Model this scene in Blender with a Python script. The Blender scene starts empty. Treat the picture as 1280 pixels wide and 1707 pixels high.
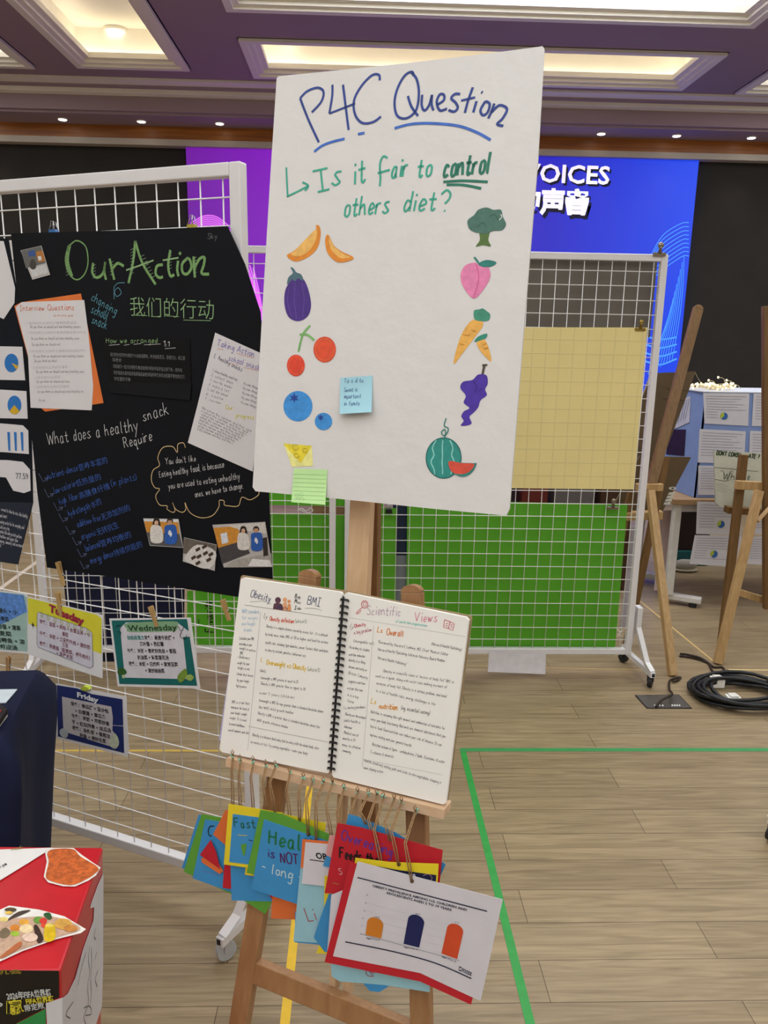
import bpy, bmesh, math, random
from mathutils import Vector as V, Matrix
random.seed(7)
SC = bpy.context.scene
COL = SC.collection
# ---------------------------------------------------------------- camera
FPX, CX, CY, EYE = 1283.0, 640.0, 853.5, V((0, 0, 1.5))
_dn = V((540 - CX, 6535 - CY, FPX)).normalized()
_fw = V((600 - CX, 562 - CY, FPX)); _fw = (_fw - _dn * _fw.dot(_dn)).normalized()
_rt = _dn.cross(_fw)
AX = (_rt, _fw, -_dn)
def cam_to_world(c): return V((AX[0].dot(c), AX[1].dot(c), AX[2].dot(c)))
def ray(x, y): return cam_to_world(V((x - CX, y - CY, FPX)).normalized())
cam = bpy.data.cameras.new('camera'); camo = bpy.data.objects.new('camera', cam); COL.objects.link(camo)
cam.sensor_fit = 'VERTICAL'; cam.sensor_height = 36.0; cam.lens = 36.0 * FPX / 1707.0
cam.clip_start = 0.05; cam.clip_end = 60
_r, _u, _b = cam_to_world(V((1, 0, 0))), cam_to_world(V((0, -1, 0))), cam_to_world(V((0, 0, -1)))
camo.matrix_world = Matrix(((_r.x, _u.x, _b.x, EYE.x), (_r.y, _u.y, _b.y, EYE.y), (_r.z, _u.z, _b.z, EYE.z), (0, 0, 0, 1)))
SC.camera = camo
# ---------------------------------------------------------------- world, lights, exposure
w = bpy.data.worlds.new('world'); SC.world = w; w.use_nodes = True
w.node_tree.nodes['Background'].inputs[0].default_value = (0.8, 0.85, 1, 1)
w.node_tree.nodes['Background'].inputs[1].default_value = 0.02
SC.view_settings.view_transform = 'Standard'; SC.view_settings.look = 'None'
SC.view_settings.gamma = 1; SC.view_settings.use_curve_mapping = False
SC.view_settings.exposure = 0.0
CEIL = 3.62
COFFERS = [(-6.3, -2.69, 2.6, 7.02), (-2.31, -1.42, 2.6, 6.97), (-0.9, 2.71, 6.28, 7.1), (-0.9, 2.65, 2.6, 5.75), (3.22, 6.4, 2.6, 7.16),
           (-6.3, -2.69, -5.2, 1.6), (-2.31, 2.65, -5.2, 1.6), (3.22, 6.4, -5.2, 1.6)]
PANEL_W = [85, 0, 0, 110, 85, 105, 165, 105]                # light of the glowing panels in the ceiling coffers, watts
STRIP, SCREEN, SPOT_W = 4.2, 1.0, 5.0
def area(name, loc, sx, sy, watts, col=(0.93, 0.97, 1.0)):
    l = bpy.data.lights.new(name, 'AREA'); l.shape = 'RECTANGLE'; l.size = sx; l.size_y = sy; l.energy = watts; l.color = col
    o = bpy.data.objects.new(name, l); COL.objects.link(o); o.location = loc
    return o
for (x0, x1, y0, y1), W in zip(COFFERS, PANEL_W):
    if W: area('panel_light', ((x0 + x1) / 2, (y0 + y1) / 2, CEIL + 0.235), x1 - x0 - 0.5, y1 - y0 - 0.5, W)

# ---------------------------------------------------------------- materials
def lin(h):
    h = h.lstrip('#'); c = [int(h[i:i + 2], 16) / 255 for i in (0, 2, 4)]
    return tuple((x / 12.92 if x <= .04045 else ((x + .055) / 1.055) ** 2.4) for x in c) + (1,)
_mats = {}
def mat(col, rough=0.6, vary=0.06, scale=30, bump=0, metal=0, emit=0, spec=0.4):
    key = (col, rough, vary, scale, bump, metal, emit, spec)
    if key in _mats: return _mats[key]
    m = bpy.data.materials.new('mat_' + col.lstrip('#')); m.use_nodes = True
    nt = m.node_tree; N = nt.nodes; L = nt.links; p = N['Principled BSDF']
    p.inputs['Roughness'].default_value = rough; p.inputs['Metallic'].default_value = metal
    p.inputs['Specular IOR Level'].default_value = spec
    c = lin(col)
    tc = N.new('ShaderNodeTexCoord'); nz = N.new('ShaderNodeTexNoise'); nz.inputs['Scale'].default_value = scale; nz.inputs['Detail'].default_value = 3
    L.new(tc.outputs['Object'], nz.inputs['Vector'])
    rp = N.new('ShaderNodeValToRGB'); rp.color_ramp.elements[0].position = .3; rp.color_ramp.elements[1].position = .7
    rp.color_ramp.elements[0].color = tuple(x * (1 - vary) for x in c[:3]) + (1,)
    rp.color_ramp.elements[1].color = tuple(min(1, x * (1 + vary)) for x in c[:3]) + (1,)
    L.new(nz.outputs['Fac'], rp.inputs['Fac']); L.new(rp.outputs['Color'], p.inputs['Base Color'])
    if bump:
        b = N.new('ShaderNodeBump'); b.inputs['Strength'].default_value = bump; b.inputs['Distance'].default_value = .01
        L.new(nz.outputs['Fac'], b.inputs['Height']); L.new(b.outputs['Normal'], p.inputs['Normal'])
    if emit:
        L.new(rp.outputs['Color'], p.inputs['Emission Color']); p.inputs['Emission Strength'].default_value = emit
    _mats[key] = m
    return m
def wood(c0, c1, stretch=(1, 1, 0.06), rough=.45, scale=60):
    key = ('wood', c0, c1, stretch)
    if key in _mats: return _mats[key]
    m = bpy.data.materials.new('wood_' + c0.lstrip('#')); m.use_nodes = True
    nt = m.node_tree; N = nt.nodes; L = nt.links; p = N['Principled BSDF']; p.inputs['Roughness'].default_value = rough
    tc = N.new('ShaderNodeTexCoord'); mp = N.new('ShaderNodeMapping'); mp.inputs['Scale'].default_value = stretch
    nz = N.new('ShaderNodeTexNoise'); nz.inputs['Scale'].default_value = scale; nz.inputs['Detail'].default_value = 5; nz.inputs['Distortion'].default_value = .6
    rp = N.new('ShaderNodeValToRGB'); rp.color_ramp.elements[0].position = .33; rp.color_ramp.elements[1].position = .68
    rp.color_ramp.elements[0].color = lin(c0); rp.color_ramp.elements[1].color = lin(c1)
    L.new(tc.outputs['Object'], mp.inputs['Vector']); L.new(mp.outputs['Vector'], nz.inputs['Vector'])
    L.new(nz.outputs['Fac'], rp.inputs['Fac']); L.new(rp.outputs['Color'], p.inputs['Base Color'])
    b = N.new('ShaderNodeBump'); b.inputs['Strength'].default_value = .08; b.inputs['Distance'].default_value = .004
    L.new(nz.outputs['Fac'], b.inputs['Height']); L.new(b.outputs['Normal'], p.inputs['Normal'])
    _mats[key] = m
    return m
def floor_mat():
    m = bpy.data.materials.new('oak_plank_floor'); m.use_nodes = True
    nt = m.node_tree; N = nt.nodes; L = nt.links; p = N['Principled BSDF']
    tc = N.new('ShaderNodeTexCoord')
    mp = N.new('ShaderNodeMapping'); mp.inputs['Location'].default_value = (0.31, 0.019, 0)
    L.new(tc.outputs['Object'], mp.inputs['Vector'])
    br = N.new('ShaderNodeTexBrick'); br.offset = .37; br.offset_frequency = 2; br.inputs['Scale'].default_value = 1
    br.inputs['Brick Width'].default_value = 1.22; br.inputs['Row Height'].default_value = .125; br.inputs['Mortar Size'].default_value = .0012
    br.inputs['Mortar Smooth'].default_value = .3; br.inputs['Bias'].default_value = 0
    br.inputs['Color1'].default_value = lin('#978468'); br.inputs['Color2'].default_value = lin('#a39072'); br.inputs['Mortar'].default_value = lin('#5c4a36')
    L.new(mp.outputs['Vector'], br.inputs['Vector'])
    m2 = N.new('ShaderNodeMapping'); m2.inputs['Scale'].default_value = (.9, 14, 1); L.new(tc.outputs['Object'], m2.inputs['Vector'])
    nz = N.new('ShaderNodeTexNoise'); nz.inputs['Scale'].default_value = 4; nz.inputs['Detail'].default_value = 6; nz.inputs['Distortion'].default_value = 1.2
    L.new(m2.outputs['Vector'], nz.inputs['Vector'])
    rp = N.new('ShaderNodeValToRGB'); rp.color_ramp.elements[0].position = .3; rp.color_ramp.elements[1].position = .7
    rp.color_ramp.elements[0].color = (.68, .66, .62, 1); rp.color_ramp.elements[1].color = (1.12, 1.12, 1.1, 1)
    L.new(nz.outputs['Fac'], rp.inputs['Fac'])
    mx = N.new('ShaderNodeMix'); mx.data_type = 'RGBA'; mx.blend_type = 'MULTIPLY'; mx.inputs[0].default_value = 1
    L.new(br.outputs['Color'], mx.inputs[6]); L.new(rp.outputs['Color'], mx.inputs[7]); L.new(mx.outputs[2], p.inputs['Base Color'])
    p.inputs['Roughness'].default_value = .42; p.inputs['Specular IOR Level'].default_value = .35
    b = N.new('ShaderNodeBump'); b.inputs['Strength'].default_value = .1; b.inputs['Distance'].default_value = .003
    L.new(nz.outputs['Fac'], b.inputs['Height']); L.new(b.outputs['Normal'], p.inputs['Normal'])
    return m
def screen_mat():
    m = bpy.data.materials.new('led_screen'); m.use_nodes = True
    nt = m.node_tree; N = nt.nodes; L = nt.links; p = N['Principled BSDF']
    p.inputs['Base Color'].default_value = (.01, .01, .02, 1); p.inputs['Roughness'].default_value = .5
    tc = N.new('ShaderNodeTexCoord'); sp = N.new('ShaderNodeSeparateXYZ'); L.new(tc.outputs['Object'], sp.inputs[0])
    mr = N.new('ShaderNodeMapRange'); mr.inputs[1].default_value = -2.5; mr.inputs[2].default_value = 2.5
    L.new(sp.outputs[0], mr.inputs[0])
    rp = N.new('ShaderNodeValToRGB'); e = rp.color_ramp.elements
    e[0].position = 0; e[0].color = lin('#6c0c9c'); e[1].position = 1; e[1].color = lin('#0c44ec')
    for q, c in ((.17, '#8012ba'), (.4, '#5a1ed0'), (.7, '#2420c0')):
        x = e.new(q); x.color = lin(c)
    L.new(mr.outputs[0], rp.inputs['Fac']); L.new(rp.outputs['Color'], p.inputs['Emission Color'])
    p.inputs['Emission Strength'].default_value = SCREEN
    return m

def sheet_over_wires():
    """thin yellow paper pressed against a wire grid that shows through as faint ridges"""
    m = mat('#eedd9a', .75, .031, 6); nt = m.node_tree; N = nt.nodes; L = nt.links; p = N['Principled BSDF']
    tc = N.new('ShaderNodeTexCoord'); sp = N.new('ShaderNodeSeparateXYZ'); cb = N.new('ShaderNodeCombineXYZ')
    L.new(tc.outputs['Object'], sp.inputs[0]); L.new(sp.outputs[0], cb.inputs[0]); L.new(sp.outputs[2], cb.inputs[1])
    br = N.new('ShaderNodeTexBrick'); br.offset = 0; br.inputs['Scale'].default_value = 1; br.inputs['Brick Width'].default_value = .0576; br.inputs['Row Height'].default_value = .0576
    br.inputs['Mortar Size'].default_value = .0025; br.inputs['Mortar Smooth'].default_value = .5
    br.inputs['Color1'].default_value = (1, 1, 1, 1); br.inputs['Color2'].default_value = (1, 1, 1, 1); br.inputs['Mortar'].default_value = (.91, .92, .95, 1)
    L.new(cb.outputs[0], br.inputs['Vector'])
    old = p.inputs['Base Color'].links[0].from_socket
    mx = N.new('ShaderNodeMix'); mx.data_type = 'RGBA'; mx.blend_type = 'MULTIPLY'; mx.inputs[0].default_value = 1
    L.new(old, mx.inputs[6]); L.new(br.outputs['Color'], mx.inputs[7]); L.new(mx.outputs[2], p.inputs['Base Color'])
    b = N.new('ShaderNodeBump'); b.inputs['Strength'].default_value = .5; b.inputs['Distance'].default_value = .003
    L.new(br.outputs['Fac'], b.inputs['Height']); L.new(b.outputs['Normal'], p.inputs['Normal'])
    return m

# ---------------------------------------------------------------- mesh helpers
def catmull(pts, closed=False, k=4):
    n = len(pts)
    if n < 3: return list(pts)
    out = []
    for i in range(n if closed else n - 1):
        if closed: a, b, c, d = pts[(i - 1) % n], pts[i], pts[(i + 1) % n], pts[(i + 2) % n]
        else: a, b, c, d = pts[max(i - 1, 0)], pts[i], pts[i + 1], pts[min(i + 2, n - 1)]
        for j in range(k):
            t = j / k; t2 = t * t; t3 = t2 * t
            out.append(tuple(.5 * (2 * b[q] + (c[q] - a[q]) * t + (2 * a[q] - 5 * b[q] + 4 * c[q] - d[q]) * t2 + (3 * b[q] - a[q] - 3 * c[q] + d[q]) * t3) for q in range(len(b))))
    if not closed: out.append(tuple(pts[-1]))
    return out
def ell(cx, cy, rx, ry, k=20, rot=0):
    return [(cx + rx * math.cos(t) * math.cos(rot) - ry * math.sin(t) * math.sin(rot), cy + rx * math.cos(t) * math.sin(rot) + ry * math.sin(t) * math.cos(rot)) for t in [2 * math.pi * i / k for i in range(k)]]

class Pl:
    """a flat surface in the room: origin o, right u, up v, normal n towards the viewer's side"""
    def __init__(s, o, u, v):
        s.o = V(o); s.u = V(u).normalized(); s.n = s.u.cross(V(v)).normalized(); s.v = s.n.cross(s.u)
    def at(s, a, b, w=0): return s.o + s.u * a + s.v * b + s.n * w
    def hit(s, x, y, w=0):
        r = ray(x, y); return EYE + r * ((s.o + s.n * w - EYE).dot(s.n) / r.dot(s.n))
    def uv(s, x, y, w=0):
        p = s.hit(x, y, w) - s.o; return (p.dot(s.u), p.dot(s.v))
    def shift(s, w): return Pl(s.o + s.n * w, s.u, s.v)
def on_y(x, y, Y):
    r = ray(x, y); return EYE + r * (Y / r.y)
def on_z(x, y, Z=0):
    r = ray(x, y); return EYE + r * ((Z - EYE.z) / r.z)

class MB:
    def __init__(s): s.v = []; s.f = []; s.m = []; s.mats = []; s.sm = []
    def mi(s, m):
        if m not in s.mats: s.mats.append(m)
        return s.mats.index(m)
    def add(s, vs, fs, m, smooth=False):
        o = len(s.v); s.v += [V(p) for p in vs]; i = s.mi(m)
        for f in fs: s.f.append([o + q for q in f]); s.m.append(i); s.sm.append(smooth)
        return s
    def box(s, lo, hi, m):
        (a, b, c), (d, e, f) = lo, hi
        return s.add([(a, b, c), (d, b, c), (d, e, c), (a, e, c), (a, b, f), (d, b, f), (d, e, f), (a, e, f)],
                     [(0, 3, 2, 1), (4, 5, 6, 7), (0, 1, 5, 4), (1, 2, 6, 5), (2, 3, 7, 6), (3, 0, 4, 7)], m)
    def bar(s, p, q, wid, thk, m, side=None, q_scale=1):
        """a straight timber from p to q; wid along side, thk across"""
        p, q = V(p), V(q); d = (q - p).normalized()
        side = V(side) if side is not None else (V((1, 0, 0)) if abs(d.x) < .9 else V((0, 0, 1)))
        side = (side - d * side.dot(d)).normalized(); t = d.cross(side)
        c = [(-1, -1), (1, -1), (1, 1), (-1, 1)]
        vs = [p + side * (a * wid / 2) + t * (b * thk / 2) for a, b in c] + [q + side * (a * wid / 2 * q_scale) + t * (b * thk / 2 * q_scale) for a, b in c]
        return s.add(vs, [(0, 3, 2, 1), (4, 5, 6, 7), (0, 1, 5, 4), (1, 2, 6, 5), (2, 3, 7, 6), (3, 0, 4, 7)], m)
    def tube(s, pts, r, m, k=8, closed=False, sq=False):
        pts = [V(p) for p in pts]; n = len(pts); vs = []; fs = []
        if sq: k = 4
        up = None
        for i in range(n):
            a = pts[(i - 1) % n] if (closed or i) else pts[0]; b = pts[(i + 1) % n] if (closed or i < n - 1) else pts[-1]
            d = (b - a); d = d.normalized() if d.length > 1e-9 else V((0, 0, 1))
            if up is None: up = V((0, 0, 1)) if abs(d.z) < .9 else V((1, 0, 0))
            x = (up - d * up.dot(d))
            x = x.normalized() if x.length > 1e-6 else d.orthogonal().normalized()
            up = x; y = d.cross(x); R = r[i] if isinstance(r, (list, tuple)) else r
            for j in range(k):
                t = 2 * math.pi * (j + (.5 if sq else 0)) / k
                vs.append(pts[i] + x * (R * math.cos(t)) + y * (R * math.sin(t)))
        for i in range(n if closed else n - 1):
            for j in range(k):
                a = i * k + j; b = i * k + (j + 1) % k; c = ((i + 1) % n) * k
                fs.append((a, b, c + (j + 1) % k, c + j))
        if not closed: fs += [tuple(range(k))[::-1], tuple((n - 1) * k + j for j in range(k))]
        return s.add(vs, fs, m, not sq)
    def ball(s, c, r, m, k=8, sc=(1, 1, 1)):
        c = V(c); vs = [c + V((0, 0, r * sc[2]))]; fs = []
        h = k // 2
        for i in range(1, h):
            a = math.pi * i / h
            for j in range(k):
                t = 2 * math.pi * j / k; vs.append(c + V((r * sc[0] * math.sin(a) * math.cos(t), r * sc[1] * math.sin(a) * math.sin(t), r * sc[2] * math.cos(a))))
        vs.append(c - V((0, 0, r * sc[2]))); L = len(vs) - 1
        for j in range(k):
            fs.append((0, 1 + j, 1 + (j + 1) % k)); fs.append((L, L - k + (j + 1) % k, L - k + j))
            for i in range(h - 2): fs.append((1 + i * k + j, 1 + (i + 1) * k + j, 1 + (i + 1) * k + (j + 1) % k, 1 + i * k + (j + 1) % k))
        return s.add(vs, fs, m, True)
    def prism(s, pts, off, m, m2=None):
        """outline of 3D points pushed back by the vector off"""
        n = len(pts); pts = [V(p) for p in pts]; off = V(off)
        s.add(pts, [tuple(range(n))], m)
        return s.add(pts + [p + off for p in pts], [tuple(range(n, 2 * n))[::-1]] + [(i, i + n, (i + 1) % n + n, (i + 1) % n) for i in range(n)], m2 or m)
    def sheet(s, pl, px, m, w=0, th=.0006, smooth=False):
        pts = [pl.hit(x, y, w) for x, y in (catmull(px, True) if smooth else px)]
        return s.prism(pts, pl.n * -th, m)
    def slab(s, pl, uv, m, w=0, th=.01):
        return s.prism([pl.at(a, b, w) for a, b in uv], pl.n * -th, m)
    def fill(s, pl, px, m, w=.0004, smooth=False):
        pts = [pl.hit(x, y, w) for x, y in (catmull(px, True) if smooth else px)]
        return s.add(pts, [tuple(range(len(pts)))], m)
    def rib(s, pl, uv, wd, m, w=.0006, closed=False):
        """a pen stroke along uv points lying on pl"""
        n = len(uv)
        if n < 2: return s
        vs = []
        for i in range(n):
            a = uv[(i - 1) % n] if (closed or i) else uv[0]; b = uv[(i + 1) % n] if (closed or i < n - 1) else uv[-1]
            dx, dy = b[0] - a[0], b[1] - a[1]; l = math.hypot(dx, dy) or 1e-9
            nx, ny = -dy / l * wd / 2, dx / l * wd / 2
            vs += [pl.at(uv[i][0] + nx, uv[i][1] + ny, w), pl.at(uv[i][0] - nx, uv[i][1] - ny, w)]
        fs = [(2 * i, 2 * i + 1, (2 * i + 3) % (2 * n), (2 * i + 2) % (2 * n)) for i in range(n if closed else n - 1)]
        return s.add(vs, fs, m)
    def pen(s, pl, px, wd, m, w=.0006, smooth=True, closed=False):
        if smooth: px = catmull(px, closed, 5)
        return s.rib(pl, [pl.uv(x, y, w) for x, y in px], wd, m, w, closed)
    def quads(s, pl, corners, m, w=0, lift=0, rows=6, th=.0005, side=0):
        """a loose sheet: px corners tl,tr,br,bl; its lower edge curls out by lift, its middle bows by side"""
        tl, tr, br, bl = corners; vs = []; fs = []; C = 5
        for layer in (0, 1):
            for i in range(rows + 1):
                t = i / rows
                for j in range(C):
                    q = j / (C - 1); ww = w + lift * t * t + side * math.sin(math.pi * q) - layer * th
                    x = (tl[0] * (1 - q) + tr[0] * q) * (1 - t) + (bl[0] * (1 - q) + br[0] * q) * t
                    y = (tl[1] * (1 - q) + tr[1] * q) * (1 - t) + (bl[1] * (1 - q) + br[1] * q) * t
                    p = pl.hit(x, y, ww + layer * th) - pl.n * (layer * th); vs.append(p)
        N = (rows + 1) * C
        for i in range(rows):
            for j in range(C - 1):
                a = i * C + j; fs.append((a, a + C, a + C + 1, a + 1)); fs.append((N + a, N + a + 1, N + a + C + 1, N + a + C))
        return s.add(vs, fs, m, True)
    # ---- writing
    def write(s, pl, txt, A, B, h, wd, m, w=.0006, jit=.25, slant=.12):
        """handwriting fitted between px A and B (baseline), h = capital height in px"""
        a = pl.uv(*A, w); b = pl.uv(*B, w); c = pl.uv(A[0], A[1] - h, w)
        L = math.hypot(b[0] - a[0], b[1] - a[1]); ux, uy = (b[0] - a[0]) / L, (b[1] - a[1]) / L
        H = math.hypot(c[0] - a[0], c[1] - a[1]) / 9.0
        strokes, W = layout(txt, jit)
        k = L / max(W, 1)
        for st in strokes:
            pts = [(x * k + y * H * slant, y * H) for x, y in st]
            s.rib(pl, [(a[0] + ux * x - uy * y, a[1] + uy * x + ux * y) for x, y in pts], wd, m, w)
        return s
    def type(s, pl, txt, A, B, h, m, w=.0006, bold=0, cap=.73):
        """printed lettering fitted between px A and B (baseline), h = letter height in px"""
        vs, fs, x0, x1 = glyphs(txt, bold)
        a = pl.uv(*A, w); b = pl.uv(*B, w); c = pl.uv(A[0], A[1] - h, w)
        L = math.hypot(b[0] - a[0], b[1] - a[1]); ux, uy = (b[0] - a[0]) / L, (b[1] - a[1]) / L
        H = math.hypot(c[0] - a[0], c[1] - a[1]) / cap; k = L / max(x1 - x0, 1e-6)
        P = [((x - x0) * k, y * H) for x, y in vs]
        return s.add([pl.at(a[0] + ux * x - uy * y, a[1] + uy * x + ux * y, w) for x, y in P], fs, m)
    def build(s, name, parent=None, base=None, bevel=0, kind=None):
        if not s.f: return None
        me = bpy.data.meshes.new(name)
        if parent is not None: org = V(parent['_w'])
        elif base is not None: org = V(base)
        else:
            lo = [min(p[i] for p in s.v) for i in range(3)]; hi = [max(p[i] for p in s.v) for i in range(3)]
            org = V(((lo[0] + hi[0]) / 2, (lo[1] + hi[1]) / 2, lo[2]))
        me.from_pydata([tuple(p - org) for p in s.v], [], s.f)
        for m in s.mats: me.materials.append(m)
        me.polygons.foreach_set('material_index', s.m); me.polygons.foreach_set('use_smooth', s.sm)
        me.update()
        o = bpy.data.objects.new(name, me); COL.objects.link(o)
        if parent is not None: o.parent = parent; o['_w'] = list(org)
        else: o.location = org; o['_w'] = list(org)
        if bevel:
            b = o.modifiers.new('bevel', 'BEVEL'); b.width = bevel; b.segments = 2; b.limit_method = 'ANGLE'; b.angle_limit = .6
        if kind: o['kind'] = kind
        ALL.append(o)
        return o
ALL = []
_gl = {}
def glyphs(txt, bold):
    if (txt, bold) in _gl: return _gl[(txt, bold)]
    c = bpy.data.curves.new('t', 'FONT'); c.body = txt; c.resolution_u = 2; c.offset = bold
    o = bpy.data.objects.new('t', c); COL.objects.link(o)
    dg = bpy.context.evaluated_depsgraph_get(); me = o.evaluated_get(dg).to_mesh()
    vs = [(q.co.x, q.co.y) for q in me.vertices]; fs = [tuple(p.vertices) for p in me.polygons]
    o.evaluated_get(dg).to_mesh_clear(); bpy.data.objects.remove(o); bpy.data.curves.remove(c)
    xs = [q[0] for q in vs] or [0, 1]
    _gl[(txt, bold)] = (vs, fs, min(xs), max(xs))
    return _gl[(txt, bold)]
# a single-line pen alphabet: strokes of (x digit, y letter) pairs, e = baseline, j = x height, n = capital height; a doubled pair is a corner
PEN = {'a': '4j2j1h1f2e3e4g/4j4f5e', 'b': '0n0e/0h2j4i4f2e0f', 'c': '4i2j1h1f2e4f', 'd': '4i2j1h1f2e4g/4n4e', 'e': '1g4h4i3j2j1h1f2e4f', 'f': '4n3n2m2e/0j4j',
 'g': '4i2j1h1f2f4g/4j4c3a1b', 'h': '0n0e/0h2j3i4e', 'i': '1j1e/1l1m', 'j': '2j2b1a0b/2l2m', 'k': '0n0e/3j0g/1h4e', 'l': '1n1f2e', 'm': '0j0e/0h1j2i2e/2h3j4i5e',
 'n': '0j0e/0h2j3i4e', 'o': '2j1i1f2e3e4f4i3j2j', 'p': '0j0a/0i2j4i4f2e0f', 'q': '4i2j1h1f2e4g/4j4a5b', 'r': '0j0e/0h1j3j', 's': '4j2j1i2h3g4f2e0f', 't': '2m2f3e4f/0j4j',
 'u': '0j0f1e3f4g/4j4e', 'v': '0j2e2e4j', 'w': '0j1e1e2i2i3e3e5j', 'x': '0j4e/4j0e', 'y': '0j2f/4j1a', 'z': '0j4j4j0e0e4e',
 'A': '0e3n3n6e/1h5h', 'B': '0n0e/0n3n4l3j0j/0j4i4f3e0e', 'C': '5m3n1m0j1f3e5f', 'D': '0n0e/0n3n5k5h3e0e', 'E': '4n0n0n0e0e4e/0j3j', 'F': '5n0n0n0e/0j4j', 'G': '5m3n1m0j1f3e5f5i/3i5i',
 'H': '0n0e/5n5e/0j5j', 'I': '2n2e/0n4n/0e4e', 'J': '3n3f2e0f', 'K': '0n0e/5n0i/1j5e', 'L': '0n0e0e4e', 'M': '0e1n1n3h3h5n5n6e', 'N': '0e0n0n5e5e5n', 'O': '3n1m0j1f3e5f6j5m3n',
 'P': '0n0e/0n3n4l3j0j', 'Q': '3n1m0j1f3e5f6j5m3n/4g6e', 'R': '0n0e/0n3n4l3j0j/2j5e', 'S': '5m3n1m1k3j5h5f3e0f', 'T': '0n6n/3n3e', 'U': '0n0g1e3e5g5n', 'V': '0n3e3e6n', 'W': '0n2e2e4l4l6e6e8n',
 'X': '0n5e/5n0e', 'Y': '0n3j/6n3j3e', 'Z': '0n5n5n0e0e5e', '0': '2n0l0g2e4g4l2n', '1': '0l2n2n2e', '2': '0m2n4l3i0e0e4e', '3': '0m2n4l2j2j4g2e0f', '4': '3e3n3n0h0h5h', '5': '4n0n0n0j0j3j4g2e0f',
 '6': '4n1k0g2e4g3i0h', '7': '0n4n4n1e', '8': '2j0l2n4l2j0g2e4g2j', '9': '4l2n0l1j4k4l3e', '.': '0e1e', ',': '1e0d', "'": '0n0l', ':': '0i0h/0f0e', ';': '0i0h/0f0d', '?': '0m2n4l2i2g/2f2e', '!': '0n0g/0f0e',
 '(': '2n0k0g2d', ')': '0n2k2g0d', '-': '0h3h', '+': '0h4h/2j2f', '=': '0i4i/0g4g', '%': '0n1m0l/4n0e/4f3e', '/': '0d4n', '"': '0n0l/2n2l', '&': '4e0l2n3l0g2e5h'}
def layout(txt, jit=.25):
    x = 0; out = []
    rr = random.Random(txt)
    for ch in txt:
        if ch == ' ': x += 4.5; continue
        g = PEN.get(ch)
        if g is None: x += 4; continue
        wmax = 0; dy = rr.uniform(-jit, jit); sc = 1 + rr.uniform(-jit, jit) * .4
        for st in g.split('/'):
            pts = [(int(st[i]), ord(st[i + 1]) - 101) for i in range(0, len(st), 2)]
            wmax = max(wmax, max(p[0] for p in pts))
            run = [pts[0]]; runs = []
            for p in pts[1:]:
                if p == run[-1]: runs.append(run); run = [p]
                else: run.append(p)
            runs.append(run)
            for r in runs:
                if len(r) > 1: out.append([(x + a * sc, b * sc + dy) for a, b in catmull(r, False, 3)])
        x += wmax + 1.7
    return out, x
def tag(o, label=None, cat=None, group=None, kind=None):
    if label: o['label'] = label
    if cat: o['category'] = cat
    if group: o['group'] = group
    if kind: o['kind'] = kind
    return o
def thing(name, label, cat, loc, group=None):
    o = bpy.data.objects.new(name, None); COL.objects.link(o); o.location = loc; o.empty_display_size = .05
    o['_w'] = list(loc); ALL.append(o)
    return tag(o, label, cat, group)
def clone(src, d, label=None, group=None):
    """a copy of a thing (and its parts and sub-parts) moved by the vector d"""
    def cp(o, par):
        c = o.copy(); COL.objects.link(c); ALL.append(c)
        if par: c.parent = par
        else: c.location = o.location + V(d)
        for ch in [q for q in ALL if q.parent == o]: cp(ch, c)
        return c
    r = cp(src, None)
    return tag(r, label, None, group)
# ================================================================ the room
XL, XR, YB, YF = -7.0, 7.0, 8.0, -6.0
b = MB(); b.box((XL, YF, -.1), (XR, YB, 0), floor_mat()); b.build('floor', base=(0, 0, 0), kind='structure')
SPILL_MAUVE, IVORY, WHITE = mat('#a08c98', .8, .03, 2), mat('#f6f2e8', .6, .03, 3), mat('#f0ece4', .7, .02, 3)  # the screen's purple spill and the dim light are painted into the ceiling colour
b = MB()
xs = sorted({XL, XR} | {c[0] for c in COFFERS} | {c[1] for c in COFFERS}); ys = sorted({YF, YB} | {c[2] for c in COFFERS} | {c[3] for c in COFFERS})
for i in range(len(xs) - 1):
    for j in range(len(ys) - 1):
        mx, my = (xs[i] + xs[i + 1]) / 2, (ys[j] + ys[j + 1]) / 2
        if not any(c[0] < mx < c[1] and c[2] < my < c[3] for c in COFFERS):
            b.add([(xs[i], ys[j], CEIL), (xs[i], ys[j + 1], CEIL), (xs[i + 1], ys[j + 1], CEIL), (xs[i + 1], ys[j], CEIL)], [(0, 1, 2, 3)], SPILL_MAUVE)
b.box((XL, YF, CEIL + .5), (XR, YB, CEIL + .55), SPILL_MAUVE)
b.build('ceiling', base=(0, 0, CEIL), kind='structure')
def ring(b, x0, x1, y0, y1, i0, i1, z0, z1, m):
    """a rectangular frame between inset i0 and inset i1"""
    o = (x0 + i0, x1 - i0, y0 + i0, y1 - i0); q = (x0 + i1, x1 - i1, y0 + i1, y1 - i1)
    b.box((o[0], o[2], z0), (o[1], q[2], z1), m); b.box((o[0], q[3], z0), (o[1], o[3], z1), m)
    b.box((o[0], q[2], z0), (q[0], q[3], z1), m); b.box((q[1], q[2], z0), (o[1], q[3], z1), m)
COVE = mat('#fff2d6', .5, .01, 3, emit=STRIP)
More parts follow.
